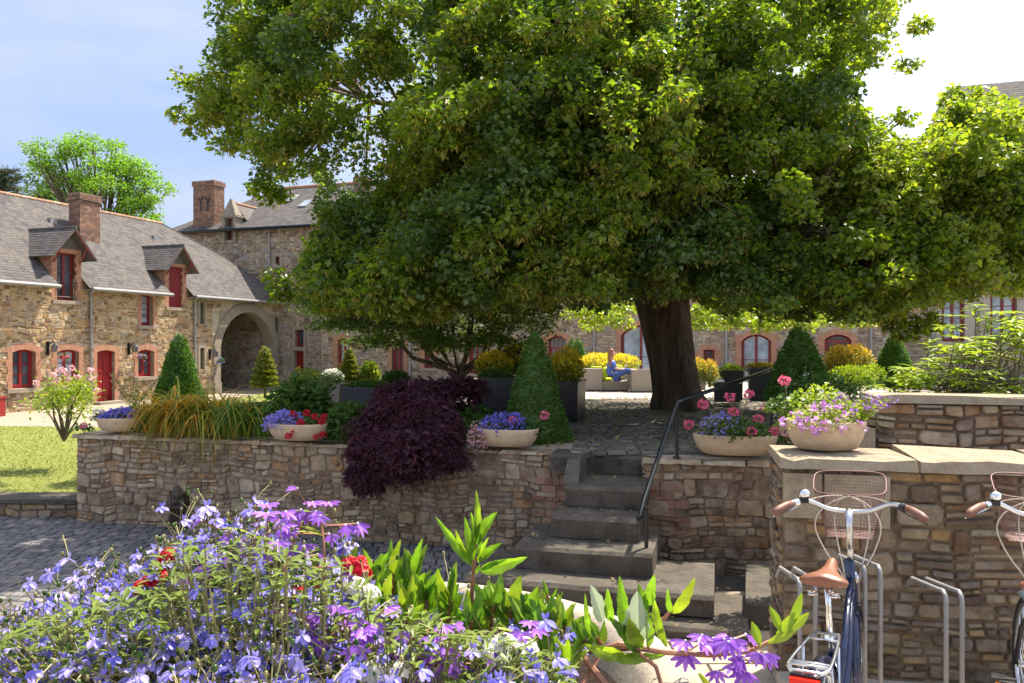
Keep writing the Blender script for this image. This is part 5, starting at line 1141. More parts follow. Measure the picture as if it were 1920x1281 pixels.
fartree('locust_tree', 'bright green locust tree rising behind the cottage roof', px(190, 560, 46), [(105, 290, 46), (140, 285, 46), (175, 275, 46), (165, 310, 45), (215, 300, 46), (250, 305, 46), (240, 345, 46), (280, 335, 46), (265, 370, 46), (200, 345, 45), (110, 330, 46), (150, 345, 46), (210, 385, 45), (80, 300, 46), (245, 395, 45)], 'locust', 150, (7, (.8, .8, .45), .75), 130, .17)
fartree('shade_tree', 'darker green tree behind the left end of the cottage ridge', px(60, 560, 50), [(40, 365, 50), (75, 350, 50), (100, 360, 50), (20, 380, 50), (65, 380, 50), (120, 372, 50)], 'green', 151, (6, (.7, .8, .4), .8), 120, .2)
fartree('small_tree', 'small tree top showing above the roof right of the locust tree', px(290, 480, 50), [(282, 412, 50), (300, 410, 50), (292, 415, 50)], 'locust', 152, (3, (.3, .3, .15), .35), 60, .15, .1)
t = thing('pine_tree', 'dark conifer at the left edge above the cottage roof', 'tree', px(0, 560, 48), 0, 'trees beyond the cottage roof'); r = rng(153); s = MB(); f = MB(); p0 = px(0, 560, 48); s.tube([p0, px(-5, 290, 48)], [.3, .1], 6)
for i in range(60):
    y = r.uniform(318, 420); s0 = px(-5, y, 48); e = px(r.uniform(5, 44)-(40 if i % 3 == 0 else 0), y-r.uniform(-14, 12), 48+r.uniform(-1, 1)); s.tube([s0, e], .04, 3, cap=False); tt = r.uniform(.2, 1, (70, 1)); f.leaves(s0+(e-s0)*tt+r.normal(size=(70, 3))*.07, .26, r, .12, up=.2, down=-.3, outd=np.repeat((e-s0)[None]/np.linalg.norm(e-s0), 70, 0), outw=1.5)
s.build('trunk', M['twig'], t, world=True); f.build('crown', M['conifer'], t, world=True)

# fallen leaves under the linden
r = rng(190); N = 2200; P = np.stack([r.uniform(-.4, 7, N), r.uniform(8.2, 19, N), np.zeros(N)], 1); P[:, 2] = [terr_z(y)+.035 for y in P[:, 1]]
b = MB(); b.leaves(P[(P[:, 0] > .2) | (P[:, 1] > 9.5)], .05, r, .8, up=2.5, down=0, vary=.5)
Q = [(x, y, z) for (x, y, z) in [(.95+u*math.cos(-.255)-v*math.sin(-.255), 8.0+u*math.sin(-.255)+v*math.cos(-.255), zz) for (x0, x1, y0, y1, zz) in ((-.3, .42, -.3, 0, .955), (-.36, .42, -.7, -.62, .76), (-.6, .56, -1.1, -1.0, .56), (-.9, 1.2, -1.5, -1.34, .36), (-1, 1.5, -1.9, -1.7, .175)) for u, v in zip(r.uniform(x0, x1, 26), r.uniform(y0, y1, 26))]]
b.leaves(Q, .035, r, .7, up=2.5, down=0, vary=.5); M['litter'] = leaf_mat('dry_leaf', [(.20,.13,.05),(.30,.22,.08),(.16,.16,.05)], None, .1)
b.build('leaf_litter', M['litter'], kind='stuff', label='dry fallen leaves scattered over the terrace setts and the steps', cat='leaf litter')
# ---------------------------------------------------------------- sofas, person
def wicker_box(b, x0, x1, y0, y1, z0, z1): b.box(x0, x1, y0, y1, z0, z1)
SD = 24.0; SZ = .8
def sx(x): return (x-960)/F*SD
def cushion(parent, x0, x1, y0, y1, z0, z1, tilt=0, name='cushion'):
    b = MB(); nx = 8; cx, cy, cz = (x0+x1)/2, (y0+y1)/2, (z0+z1)/2; vs = []
    n, mm = 12, 8
    for i in range(mm+1):
        th_ = math.pi*i/mm
        for j in range(n):
            ph = 2*math.pi*j/n; s_ = lambda v, e: math.copysign(abs(v)**e, v)
            vs.append((cx+(x1-x0)/2*s_(math.cos(ph), .35)*abs(math.sin(th_))**.5, cy+(y1-y0)/2*s_(math.sin(ph), .35)*abs(math.sin(th_))**.5, cz-(z1-z0)/2*s_(math.cos(th_), .8)))
    if tilt: vs = [(x+(z-cz)*math.sin(tilt), y, cz+(z-cz)*math.cos(tilt)) for x, y, z in vs]
    b.add(vs, [(i*n+j, i*n+(j+1) % n, (i+1)*n+(j+1) % n, (i+1)*n+j) for i in range(mm) for j in range(n)]); return b.build(name, M['lime'], parent, smooth=True)
t = thing('rattan_sofa', 'grey rattan sofa with lime cushions where the woman sits', 'sofa', (sx(1095), SD, SZ), 0, 'rattan sofas under the linden'); wd = sx(1182)-sx(1095)
b = MB(); b.box(0, .55, 0, 1.0, .04, .68); b.build('armrest', M['rattan'], t); b = MB(); b.box(.553, wd, .05, .95, .04, .30); b.build('seat_base', M['rattan'], t); b = MB(); b.box(.553, wd, .952, 1.1, .04, .66); b.build('backrest', M['rattan'], t)
cushion(t, .56, wd-.5, .1, .94, .30, .40, name='seat_cushion'); cushion(t, .56, .74, .12, .5, .34, .74, .25); cushion(t, wd-.45, wd-.1, .62, .86, .36, .78); cushion(t, .25, .6, .4, .9, .67, .74)
for x in (.05, .5, wd-.1):
    for y in (.03, .9): b = MB(); b.box(x, x+.05, y, y+.05, -.0, .04); b.build('leg', M['black'], t)
t2 = thing('rattan_sofa', 'grey rattan sofa turned away, partly behind the linden trunk', 'sofa', (sx(1180), SD-.6, SZ-.01), 0, 'rattan sofas under the linden'); w2 = sx(1262)-sx(1180)
b = MB(); b.box(.2, w2, 0, .16, .05, .70); b.build('backrest', M['rattan'], t2); b = MB(); b.box(0, .2, .0, 1.1, .05, .68); b.build('armrest', M['rattan'], t2); b = MB(); b.box(.2, w2, .163, .95, .05, .32); b.build('seat_base', M['rattan'], t2); cushion(t2, .9, 1.3, .2, .4, .5, .8)
for x in (.02, .3, w2-.1): b = MB(); b.box(x, x+.05, .03, .08, 0, .05); b.build('leg', M['black'], t2)
t3 = thing('rattan_armchair', 'grey rattan armchair right of the linden trunk', 'armchair', (sx(1286), SD, SZ), 0, 'rattan sofas under the linden'); w3_ = sx(1323)-sx(1286)
b = MB(); b.box(0, w3_, 0, .15, .04, .68); b.build('backrest', M['rattan'], t3); b = MB(); b.box(w3_-.15, w3_-.002, .152, .9, .04, .6); b.box(0, .15, .152, .9, .04, .6); b.build('armrest', M['rattan'], t3); b = MB(); b.box(.153, w3_-.154, .152, .9, .04, .32); b.build('seat_base', M['rattan'], t3)
# woman sitting sideways on the sofa, facing right, legs along the seat
def skinbody(name, pts, edges, mat, parent=None, sub=2, root=0, **kw):
    me = bpy.data.meshes.new(name); me.from_pydata([p_[:3] for p_ in pts], edges, []); o = bpy.data.objects.new(name, me); C.objects.link(o)
    sk = o.modifiers.new('skin', 'SKIN'); 
    for i, v in enumerate(me.skin_vertices[0].data): v.radius = (pts[i][3], pts[i][4] if len(pts[i]) > 4 else pts[i][3]); v.use_root = (i == root)
    su = o.modifiers.new('sub', 'SUBSURF'); su.levels = sub; su.render_levels = sub
    dg = bpy.context.evaluated_depsgraph_get(); dg.update(); m2 = bpy.data.meshes.new_from_object(o.evaluated_get(dg)); o.modifiers.clear(); o.data = m2
    for p_ in m2.polygons: p_.use_smooth = True
    m2.materials.clear(); m2.materials.append(mat)
    if parent: o.parent = parent
    tag(o, **kw); return o
M['skin'] = plain('skin', (.55, .32, .22), .5, 0, .06); M['hair'] = plain('auburn_hair', (.22, .09, .035), .5, 0, .35, 40); M['bluetop'] = plain('blue_shirt', (.05, .10, .42), .8, 0, .2, 20); M['jeans'] = plain('blue_jeans', (.05, .09, .28), .85, 0, .2, 20); M['book'] = plain('book_cover', (.5, .48, .42), .7)
PR = px(1150, 700, 23.7); PR[2] = SZ+.42
pw = thing('person', 'woman in blue with long auburn hair, sitting legs up on the sofa with a book', 'person', PR)
# local x to the right (facing), z up, y away
pts = [(0, .3, .08, .15, .13), (.0, .3, .28, .135, .11), (-.03, .3, .48, .15, .11), (-.02, .3, .56, .06, .06), (.0, .3, .62, .045, .045), (.035, .3, .70, .085, .075), (.03, .3, .79, .075, .07),
       (-.02, .12, .47, .055), (.10, .06, .27, .042), (.30, .16, .25, .034), (.36, .2, .27, .03),
       (-.02, .47, .47, .055), (.12, .50, .27, .042), (.30, .34, .25, .034), (.36, .3, .27, .03),
       (.12, .18, .06, .09), (.45, .12, .24, .07), (.72, .14, .02, .05), (.86, .12, .03, .035),
       (.12, .40, .06, .09), (.48, .40, .20, .07), (.78, .38, .02, .05), (.92, .38, .04, .035)]
ed = [(0, 1), (1, 2), (2, 3), (3, 4), (4, 5), (5, 6), (2, 7), (7, 8), (8, 9), (9, 10), (2, 11), (11, 12), (12, 13), (13, 14), (0, 15), (15, 16), (16, 17), (17, 18), (0, 19), (19, 20), (20, 21), (21, 22)]
skinbody('body', pts, ed, M['skin'], pw)
skinbody('shirt', [(0, .3, .03, .20, .175), (.0, .3, .26, .175, .145), (-.03, .3, .48, .165, .125), (-.02, .3, .55, .085, .085), (-.02, .12, .47, .07), (.09, .07, .29, .058), (-.02, .47, .47, .07), (.11, .49, .29, .058)], [(0, 1), (1, 2), (2, 3), (2, 4), (4, 5), (2, 6), (6, 7)], M['bluetop'], pw)
skinbody('jeans', [(0, .3, .05, .195, .17), (.12, .18, .06, .105), (.45, .12, .24, .085), (.72, .14, .03, .062), (.12, .40, .06, .105), (.48, .40, .20, .085), (.78, .38, .03, .062)], [(0, 1), (1, 2), (2, 3), (0, 4), (4, 5), (5, 6)], M['jeans'], pw)
skinbody('hair', [(.035, .3, .86, .055, .06), (-.025, .3, .80, .105, .10), (-.06, .26, .66, .085, .10), (-.07, .17, .52, .07, .08), (-.07, .12, .40, .05, .05), (-.07, .11, .32, .022, .03)], [(0, 1), (1, 2), (2, 3), (3, 4), (4, 5)], M['hair'], pw)
b = MB(); b.ball((.128, .3, .725), .016, 6, 4); b.box(.108, .122, .262, .278, .752, .760); b.box(.108, .122, .322, .338, .752, .760); b.box(.108, .122, .28, .32, .685, .692); b.build('face', M['skin'], pw)
b = MB()
for s_, y in ((-1, .2), (1, .3)):
    for i in range(5): yy = y+(.011*(i-2)); L_ = (.05, .07, .078, .072, .055)[i]; b.tube([(.37, yy, .27), (.37+L_*.6, yy+.004*s_, .262), (.37+L_, yy+.01*s_, .245)], [.009, .0085, .006], 5)
b.build('fingers', M['skin'], pw)
bk = MB(); bk.prism([(.36, .17, .27), (.44, .17, .42), (.44, .33, .42), (.36, .33, .27)], [(.375, .17, .265), (.455, .17, .415), (.455, .33, .415), (.375, .33, .265)]); bk.build('book', M['book'], label='small pale book held by the seated woman', cat='book')
o = bpy.data.objects['book']; o.location = (o.location[0]+PR[0], o.location[1]+PR[1], o.location[2]+PR[2])

# ---------------------------------------------------------------- bicycles
M['tyre'] = plain('tyre_rubber', (.03, .028, .026), .8); M['tan'] = plain('tan_sidewall', (.42, .27, .15), .7); M['chrome'] = plain('chrome', (.75, .76, .78), .12, 1, .05); M['alloy'] = plain('brushed_alloy', (.62, .63, .65), .28, 1, .1)
M['navy'] = plain('navy_frame_paint', (.006, .014, .06), .22, .1, .05, coat=.6); M['teal'] = plain('blue_grey_frame_paint', (.10, .16, .22), .25, .3, .1, coat=1)
M['leather'] = plain('tan_leather', (.21, .085, .045), .35, 0, .25, 14, bs=.15); M['grip'] = plain('brown_grip', (.17, .075, .05), .55, 0, .2, 30); M['cable'] = plain('pale_cable', (.55, .48, .42), .4); M['mesh'] = plain('basket_wire', (.13, .065, .06), .5, .3); M['redlens'] = plain('red_reflector', (.75, .02, .01), .15); M['amber'] = plain('amber_reflector', (.85, .25, .02), .2)
def arc(c, R_, a0, a1, n, ax='yz', x=0): return [(x, c[0]+R_*math.cos(a), c[1]+R_*math.sin(a)) for a in np.linspace(a0, a1, n)]
def bicycle(label, loc, yaw, lean, fmat, steer=.42):
    def S(b): return b.rotz(0, .92, steer)
    t = thing('bicycle', label, 'bicycle', loc, yaw, 'rental bicycles parked at the wall'); t.rotation_euler = (0, lean, yaw)
    WR = .345; rear, front = (0, WR), (1.12, WR)
    for nm, (cy, cz) in (('rear_wheel', rear), ('front_wheel', front)):
        st_ = (lambda q: S(q)) if nm == 'front_wheel' else (lambda q: q)
        b = MB(); b.tube(arc((cy, cz), WR-.02, 0, 2*math.pi, 49), .019, 8, cap=False); w_ = st_(b).build(nm, M['tyre'], t, smooth=True)
        b = MB(); b.tube(arc((cy, cz), WR-.042, 0, 2*math.pi, 49), .013, 6, cap=False); st_(b).build('rim', M['alloy'], w_, smooth=True)
        b = MB(); b.tube([(-.045, cy, cz), (.045, cy, cz)], .02, 10)
        for i in range(28): a = i*2*math.pi/28; b.tube([((-1)**i*.03, cy+.02*math.cos(a+.6), cz+.02*math.sin(a+.6)), (0, cy+(WR-.045)*math.cos(a), cz+(WR-.045)*math.sin(a))], .0014, 3, cap=False)
        st_(b).build('spokes', M['chrome'], w_)
        b = MB(); n = 25; A0, A1 = ((.1*math.pi, 1.12*math.pi) if nm == 'rear_wheel' else (.28*math.pi, 1.1*math.pi)); vs = []
        for a in np.linspace(A0, A1, n):
            for (xx, rr_) in ((-.032, WR+.004), (-.022, WR+.026), (0, WR+.034), (.022, WR+.026), (.032, WR+.004)): vs.append((xx, cy+rr_*math.cos(a), cz+rr_*math.sin(a)))
        b.add(vs, [(i*5+j, i*5+j+1, (i+1)*5+j+1, (i+1)*5+j) for i in range(n-1) for j in range(4)]); st_(b).build('mudguard', M[fmat], t, smooth=True)
    hd_t, hd_b, bbk = (0, .86, .93), (0, .93, .66), (0, .46, .29); st_t, ax = (0, .28, .72), (0, 0, WR)
    b = MB(); b.tube([hd_t, hd_b], .024, 12); b.tube([(0, .90, .78), (0, .72, .50), (0, .52, .34), bbk], [.022, .023, .023, .021], 12); b.tube([(0, .885, .85), (0, .66, .60), (0, .41, .46)], .016, 12); b.tube([bbk, st_t], .019, 10)
    for s_ in (-1, 1): b.tube([bbk, (s_*.05, .2, .31), (s_*.06, 0, WR)], .011, 6); b.tube([(0, .30, .66), (s_*.04, .2, .58), (s_*.06, 0, WR)], .009, 6)
    b.lathe([(.03, -.035), (.03, .035)], (0, 0, 0), 12); v = b.V[-1]; b.V[-1] = np.stack([v[:, 2], v[:, 0]+bbk[1], v[:, 1]+bbk[2]], 1); b.build('frame', M[fmat], t, smooth=True)
    b = MB()
    for s_ in (-1, 1): b.tube([(s_*.055, 1.12, WR), (s_*.05, 1.02, .56), (s_*.03, .955, .66)], .012, 8)
    b.tube([(-.04, .955, .665), (.04, .955, .665)], .018, 8); S(b).build('fork', M['black'], t, smooth=True)
    b = MB(); b.tube([hd_t, (0, .845, 1.02)], .016, 10); b.tube([(0, .85, .99), (0, .83, 1.12), (0, .87, 1.16), (0, .895, 1.165)], [.017, .018, .02, .021], 10); S(b).build('stem', M['alloy'], t, smooth=True)
    b = MB(); hb = [(-.31, .72, 1.205), (-.25, .79, 1.225), (-.19, .84, 1.225), (-.10, .89, 1.175), (-.04, .90, 1.165), (.04, .90, 1.165), (.10, .89, 1.175), (.19, .84, 1.225), (.25, .79, 1.225), (.31, .72, 1.205)]
    pt = []; H_ = np.array(hb)
    for i in range(len(H_)-1):
        for u in (0, .33, .66): pt.append(H_[i]*(1-u)+H_[i+1]*u)
    pt.append(H_[-1]); pt = np.array(pt); pt[1:-1] = (pt[:-2]+2*pt[1:-1]+pt[2:])/4; b.tube(pt, .0125, 10); hbar = S(b).build('handlebar', M['alloy'], t, smooth=True)
    for s_ in (-1, 1):
        b = MB(); b.tube([(s_*.262, .772, 1.218), (s_*.285, .745, 1.212), (s_*.318, .70, 1.198), (s_*.335, .672, 1.188), (s_*.34, .664, 1.186)], [.016, .019, .021, .018, .008], 10); S(b).build('grip', M['grip'], hbar, smooth=True)
        b = MB(); b.tube([(s_*.23, .80, 1.205), (s_*.27, .78, 1.185), (s_*.345, .71, 1.16)], .0045, 6); b.tube([(s_*.235, .795, 1.222), (s_*.255, .778, 1.218)], .019, 10); S(b).build('brake_lever', M['black'] if s_ > 0 else M['chrome'], hbar)
    b = MB(); b.lathe([(.001, .045), (.018, .042), (.028, .028), (.03, .012), (.012, .0)], (-.205, .815, 1.24), 16); S(b).build('bell', M['chrome'], hbar, smooth=True)
    b = MB(); b.box(-.225, -.185, .795, .83, 1.217, 1.242); S(b).build('bell_mount', M['black'], hbar)
    b = MB()
    for s_, k in ((-1, .16), (1, .19), (-1, .10), (1, .08)):
        pts_ = [(s_*.24, .79, 1.215), (s_*.10, .95, 1.24), (-s_*.06, 1.0, 1.22), (-s_*k, .99, 1.10), (-s_*k*.7, .96, .95), (-s_*.03, .94, .82), (-s_*.03, .93, .7)]; P_ = np.array(pts_)
        for _ in range(2): P_ = np.concatenate([P_[:1], np.repeat(P_, 2, 0)[1:-1]*.75+np.concatenate([np.stack([P_[1:], P_[:-1]], 1).reshape(-1, 3)])*.25, P_[-1:]])
        b.tube(P_, .0036, 5)
    S(b).build('brake_cable', M['cable'], t, smooth=True)
    # basket in front of the bars
    def bk_rim(z, wx, wy, y0, n=40):
        o_ = []
        for i in range(n): a = 2*math.pi*i/n; o_.append((math.copysign(abs(math.cos(a))**.45, math.cos(a))*wx, y0+math.copysign(abs(math.sin(a))**.45, math.sin(a))*wy, z))
        return np.array(o_+o_[:1])
    b = MB(); top_ = bk_rim(1.28, .178, .125, 1.10); top_[:, 2] += (top_[:, 1]-1.10)*.35; b.tube(top_, .0042, 6, cap=False); b.tube(bk_rim(1.01, .12, .09, 1.09), .004, 5, cap=False)
    bkt = S(b).build('basket', M['mesh'], t, smooth=True, label='brown wire mesh front basket')
    b = MB(); lo_ = bk_rim(1.01, .12, .09, 1.09, 120); up_ = bk_rim(1.28, .178, .125, 1.10, 120); up_[:, 2] += (up_[:, 1]-1.10)*.35
    for i in range(0, 120, 2): b.tube([lo_[i], up_[i]], .0008, 3, cap=False)
    for k in range(1, 18): u = k/18; b.tube(lo_*(1-u)+up_*u, .0008, 3, cap=False)
    for k in range(26): x = -.115+.23*k/25; b.tube([(x, .995, 1.01), (x, 1.185, 1.01)], .001, 3, cap=False)
    for k in range(16): y = .995+.19*k/15; b.tube([(-.115, y, 1.01), (.115, y, 1.01)], .001, 3, cap=False)
    S(b).build('wire_mesh', M['mesh'], bkt)
    # saddle
    b = MB(); n = 24; m_ = 18; vs = []
    for i in range(n+1):
        u = i/n; y = .12+.29*u; hw = float(np.interp(u, [0, .04, .12, .25, .4, .55, .7, .85, .95, 1], [.045, .082, .102, .098, .072, .045, .032, .028, .022, .004]))
        for j in range(m_):
            a = 2*math.pi*j/m_; xx = hw*math.cos(a); zz = (.030 if math.sin(a) > 0 else .034)*math.sin(a)*min(1, .35+6*u)*(1 if u < .9 else 1-5*(u-.9)); zz += .018*(1-u)**2-.016*math.sin(math.pi*u)+.03*u
            vs.append((xx, y, 1.0+zz-.012*abs(xx/.1)))
    b.add(vs, [(i*m_+j, i*m_+(j+1) % m_, (i+1)*m_+(j+1) % m_, (i+1)*m_+j) for i in range(n) for j in range(m_)]); b.F.append((np.array([list(range(m_))[::-1]]), 0)); sa = b.build('saddle', M['leather'], t, smooth=True)
    b = MB(); b.tube([(0, .285, .68), (0, .235, .965)], .0135, 10); b.build('seat_post', M['chrome'], t, smooth=True)
    b = MB()
    for s_ in (-1, 1):
        b.tube([(s_*.03, .15, .965), (s_*.02, .22, .952), (s_*.015, .36, .975)], .004, 5)
        sp = [(s_*.045+.02*math.cos(a), .15+.02*math.sin(a), .94+.004*a/math.pi*1.0) for a in np.linspace(0, 6*math.pi, 36)]; b.tube(sp, .003, 4)
    b.build('saddle_spring', M['chrome'], sa)
    b = MB(); b.tube([(0, .265, .72), (0, .272, .745)], .03, 10); b.tube([(-.03, .27, .735), (-.03, .24, .735)], .006, 5); b.tube([(.03, .27, .735), (.03, .24, .735)], .006, 5); b.build('seat_clamp', M['chrome'], t)
    # rack, lights
    b = MB(); zc = .765
    loop = [(-.05, .2, zc), (-.062, .1, zc), (-.075, -.1, zc), (-.078, -.22, zc), (-.06, -.265, zc), (.06, -.265, zc), (.078, -.22, zc), (.075, -.1, zc), (.062, .1, zc), (.05, .2, zc), (-.05, .2, zc)]; b.tube(loop, .007, 8)
    b.tube([(-.077, -.2, zc), (.077, -.2, zc)], .006, 6); b.tube([(-.077, -.17, zc), (.077, -.17, zc)], .006, 6); b.tube([(-.06, .12, zc), (.06, .12, zc)], .005, 6)
    for s_ in (-1, 1): b.tube([(s_*.078, -.18, zc), (s_*.07, -.02, WR)], .006, 6); b.tube([(s_*.07, .05, zc), (s_*.07, -.02, WR)], .006, 6)
    rk = b.build('rear_rack', M['alloy'], t, smooth=True)
    b = MB(); b.box(-.055, .055, -.30, -.279, zc-.075, zc-.02); b.build('rear_reflector', M['redlens'], rk); b = MB(); b.box(-.058, .058, -.278, -.262, zc-.082, zc-.012); b.build('reflector_mount', M['black'], rk)
    # drive side
    b = MB(); b.tube([(.055, .46, .29), (.065, .46, .29)], .085, 28); 
    for s_, dz in ((1, -.17), (-1, .17)): b.tube([(s_*.075, .46, .29), (s_*.085, .46+dz*.35, .29+dz*.94)], .011, 8)
    b.build('crankset', M['alloy'], t)
    for s_, dz in ((1, -.17), (-1, .17)):
        cy, cz = .46+dz*.35, .29+dz*.94; b = MB(); b.box(min(s_*.09, s_*.19), max(s_*.09, s_*.19), cy-.045, cy+.045, cz-.014, cz+.014); pd = b.build('pedal', M['black'], t)
        b = MB(); b.box(min(s_*.105, s_*.175), max(s_*.105, s_*.175), cy-.048, cy-.0455, cz-.008, cz+.008); b.build('pedal_reflector', M['amber'], pd)
    b = MB(); b.tube([(.0, .40, .30), (.09, .36, .14), (.15, .33, .0)], .009, 6); b.build('kickstand', M['alloy'], t)
    b = MB(); b.lathe([(.001, 0), (.03, .0), (.04, .05), (.001, .075)], (0, 0, 0), 14); v = b.V[-1]; b.V[-1] = np.stack([v[:, 0], .99+v[:, 2], .80+v[:, 1]], 1); S(b).build('headlight', M['chrome'], t, smooth=True)
    return t
sc = 1.07
bk1 = bicycle('navy bicycle with tan saddle and wire basket parked in front of the wall', (1.285, 3.28, .27), R(-31), R(-2), 'navy', .12)
bk2 = bicycle('blue grey bicycle cut by the right edge of the picture', (2.13, 3.20, .27), R(-31), R(1), 'teal', .14)
# tubular bicycle stands
for (lb, x, y, d) in (('steel bicycle stand left of the navy bicycle', 1500, 1090, 4.0), ('steel bicycle stand right of the navy bicycle', 1622, 1064, 4.05), ('steel bicycle stand between the two bicycles', 1774, 1112, 3.95)):
    p_ = px(x, y, d); t = thing('bicycle_stand', lb, 'bike stand', (p_[0], p_[1], .28), -.1, 'steel bicycle stands at the wall'); h = p_[2]-.28
    for dx in (0, .075):
        b = MB(); b.tube([(dx, 0, 0), (dx, 0, h-.05), (dx, .01, h-.015), (dx, .035, h), (dx, .10, h-.01), (dx, .42, h-.05), (dx, .5, h-.12)], .0115, 10); b.build('tube', M['zinc'], t, smooth=True)
    b = MB(); b.box(-.03, .105, -.03, .03, 0, .01); b.build('base_plate', M['alloy'], t)

# lanterns and hanging pots on the cottage
for k, (x, y, hang) in enumerate(((88, 648, 1), (240, 650, 1), (392, 660, 1))):
    s_, z = CF.at(x, y); p_ = CF.o+CF.u*s_-CF.v*0
    t = thing('wall_lantern', ('dark iron wall lantern between the two left ground floor windows', 'dark iron wall lantern right of the red cottage door', 'dark iron wall lantern left of the carriage arch')[k], 'lantern', (p_[0], p_[1], z-.25), CF.ang, 'iron lanterns on the cottage wall')
    b = MB(); b.tube([(0, -.05, .0), (0, -.12, .32), (0, -.28, .42), (0, -.34, .34)], .015, 5); b.tube([(0, -.05, .2), (0, -.28, .42)], .01, 4); b.box(-.04, .04, -.06, -.0, -.05, .4); b.build('bracket', M['iron'], t)
    b = MB(); b.lathe([(.03, 0), (.09, .02), (.11, .2), (.12, .21), (.02, .3)], (0, -.34, .04), 6); b.build('lamp', M['glass'], t)
    q = CF.o+CF.u*(s_+.42); c = arr(q[0]+.28*.947, q[1]-.28*.322, z-.42)
    mound('hanging_basket', ('hanging flower basket left of the second cottage window', 'hanging flower basket left of the window right of the door', 'hanging flower basket on the left jamb of the carriage arch')[k], 'flowers', c, .15, .15, .15, ('green', ('pink', 'mauve', 'lobe')[k]), 260, 34, 160+k, .06, .045, hang=1)
q = px(-8, 788, 24.5); b = MB(); b.box(-.25, .1, -.2, .2, 0, .55); b.box(-.28, .13, -.23, .23, .55, .6)
for x in (-.22, -.1, .02): b.box(x, x+.1, -.215, -.2, .05, .5)
o = b.build('red_planter', M['red'], label='red wooden planter box cut by the left edge in front of the cottage', cat='planter'); o.location = (q[0], q[1], .0)
# ---------------------------------------------------------------- foreground bowl and its flowers
FC = arr(-.20, .84, 1.735)
bw = thing('flower_bowl', 'large pale stone bowl right in front of the viewer, overflowing with flowers', 'planter', FC, 0); b = MB()
pr = [(.001, 0), (.20, 0), (.25, .03), (.33, .12), (.375, .19), (.385, .215), (.38, .225), (.345, .225), (.335, .21), (.32, .18)]
b.lathe(pr, (0, 0, 0), 64, 1.0, .8); b.build('bowl', M['bowl_white'], bw, smooth=True); s = MB(); s.lathe([(.001, .20), (.33, .185)], (0, 0, 0), 32, 1, .8); s.build('soil', M['soil'], bw)
PP, _ = rubble('parapet_wall', (-1.3, .55), (1.0, .55), 1.682, .55, 'low rubble parapet carrying the large flower bowl at the viewer', 170, NM, (.08, .18), (.12, .34), cope=(.5, .9, .05, M['slab']))
SOIL = FC[2]+.2
def soilpt(r_, x=None):
    a = r_.uniform(0, 6.28); k = math.sqrt(r_.uniform(0, 1)); return arr(FC[0]+.29*k*math.cos(a) if x is None else x, FC[1]+.22*k*math.sin(a), SOIL)
def curve(p0, p1, r_, n=6, bow=.06):
    m_ = (p0+p1)/2+arr(r_.uniform(-bow, bow), r_.uniform(-bow, bow), bow*.6); ts = np.linspace(0, 1, n)[:, None]; return (1-ts)**2*p0+2*ts*(1-ts)*m_+ts*ts*p1
def lobelia_flower(b, c, r_, s=.011, m=2):
    f = arr(r_.normal()*.6, -.8+r_.normal()*.5, .35+r_.normal()*.25); f /= np.linalg.norm(f); up = arr(0, 0, 1)-f*f[2]; up /= np.linalg.norm(up); rt = np.cross(up, f)
    for a in (-.75, 0, .75): b.petal(c, f*.55-up*.55*math.cos(a)+rt*math.sin(a)*1.0+f*.2, f*.6+up*.8, s*1.2, s*.62, .3, m, 4, .5, .25)
    for a in (-.45, .45): b.petal(c, up*1.0+rt*a+f*.15, f, s*.8, s*.32, -.2, m, 3, .3, .4)
    b.ball(c+f*.001, s*.16, 5, 4, 3); b.tube([c, c-f*s*.8-up*.002], [s*.12, s*.09], 5, m)
def fan_flower(b, c, f, r_, s=.017, m=2):
    f = f/np.linalg.norm(f); up = arr(0, 0, 1)-f*f[2]+1e-3; up /= np.linalg.norm(up); rt = np.cross(up, f)
    for k in range(5):
        a = (k-2)*.52; b.petal(c, -up*math.cos(a)*.95+rt*math.sin(a)*1.3+f*.7, f, s*1.15, s*.27, .15, m, 4, .6, .4)
    b.ball(c, s*.12, 5, 4, 3)
def budstem(b, p, r_):
    for k in range(r_.integers(2, 5)):
        i = r_.integers(2, len(p)); e = p[i]+r_.normal(size=3)*.016+arr(0, 0, .012); b.tube([p[i], (p[i]+e)/2+arr(0, 0, .002), e], .0006, 3, 1, cap=False); b.ball(e, r_.uniform(.0013, .0024), 5, 4, 1 if r_.random() < .5 else 0, (1, 1, 1.5))
LM = [M['green'], M['stemb'], M['lobe2'], M['white'], M['lobe']]
def envelope(x):     # top pixel row of the lobelia cloud at column x
    return float(np.interp(x, [-40, 60, 160, 260, 330, 400, 480, 560, 640, 720, 820, 950, 1080], [1150, 1120, 1080, 1050, 960, 975, 950, 985, 1010, 1080, 1120, 1150, 1200]))
groups = [('pale blue lobelia on the far left side of the large foreground bowl', -60, 210, 120, 200), ('tall lavender blue lobelia on the left of the large foreground bowl', 190, 400, 115, 201), ('lobelia with upright stems reaching highest in the foreground bowl', 380, 570, 105, 202), ('blue lobelia in the middle of the foreground bowl in front of the broad leaves', 550, 740, 72, 203), ('sparse blue lobelia at the right of the foreground bowl beside the white alyssum', 730, 1080, 50, 204)]
TALL = [(130, 1048), (92, 1075), (345, 975), (388, 950), (372, 962), (478, 940), (500, 948), (470, 955), (300, 1030), (640, 1022), (655, 1018), (380, 1022), (150, 1140), (60, 1150), (230, 1085), (845, 1105), (935, 1140), (1090, 1250), (745, 1250), (560, 1055), (575, 1040), (25, 1190), (420, 990), (450, 1010), (250, 1060)]
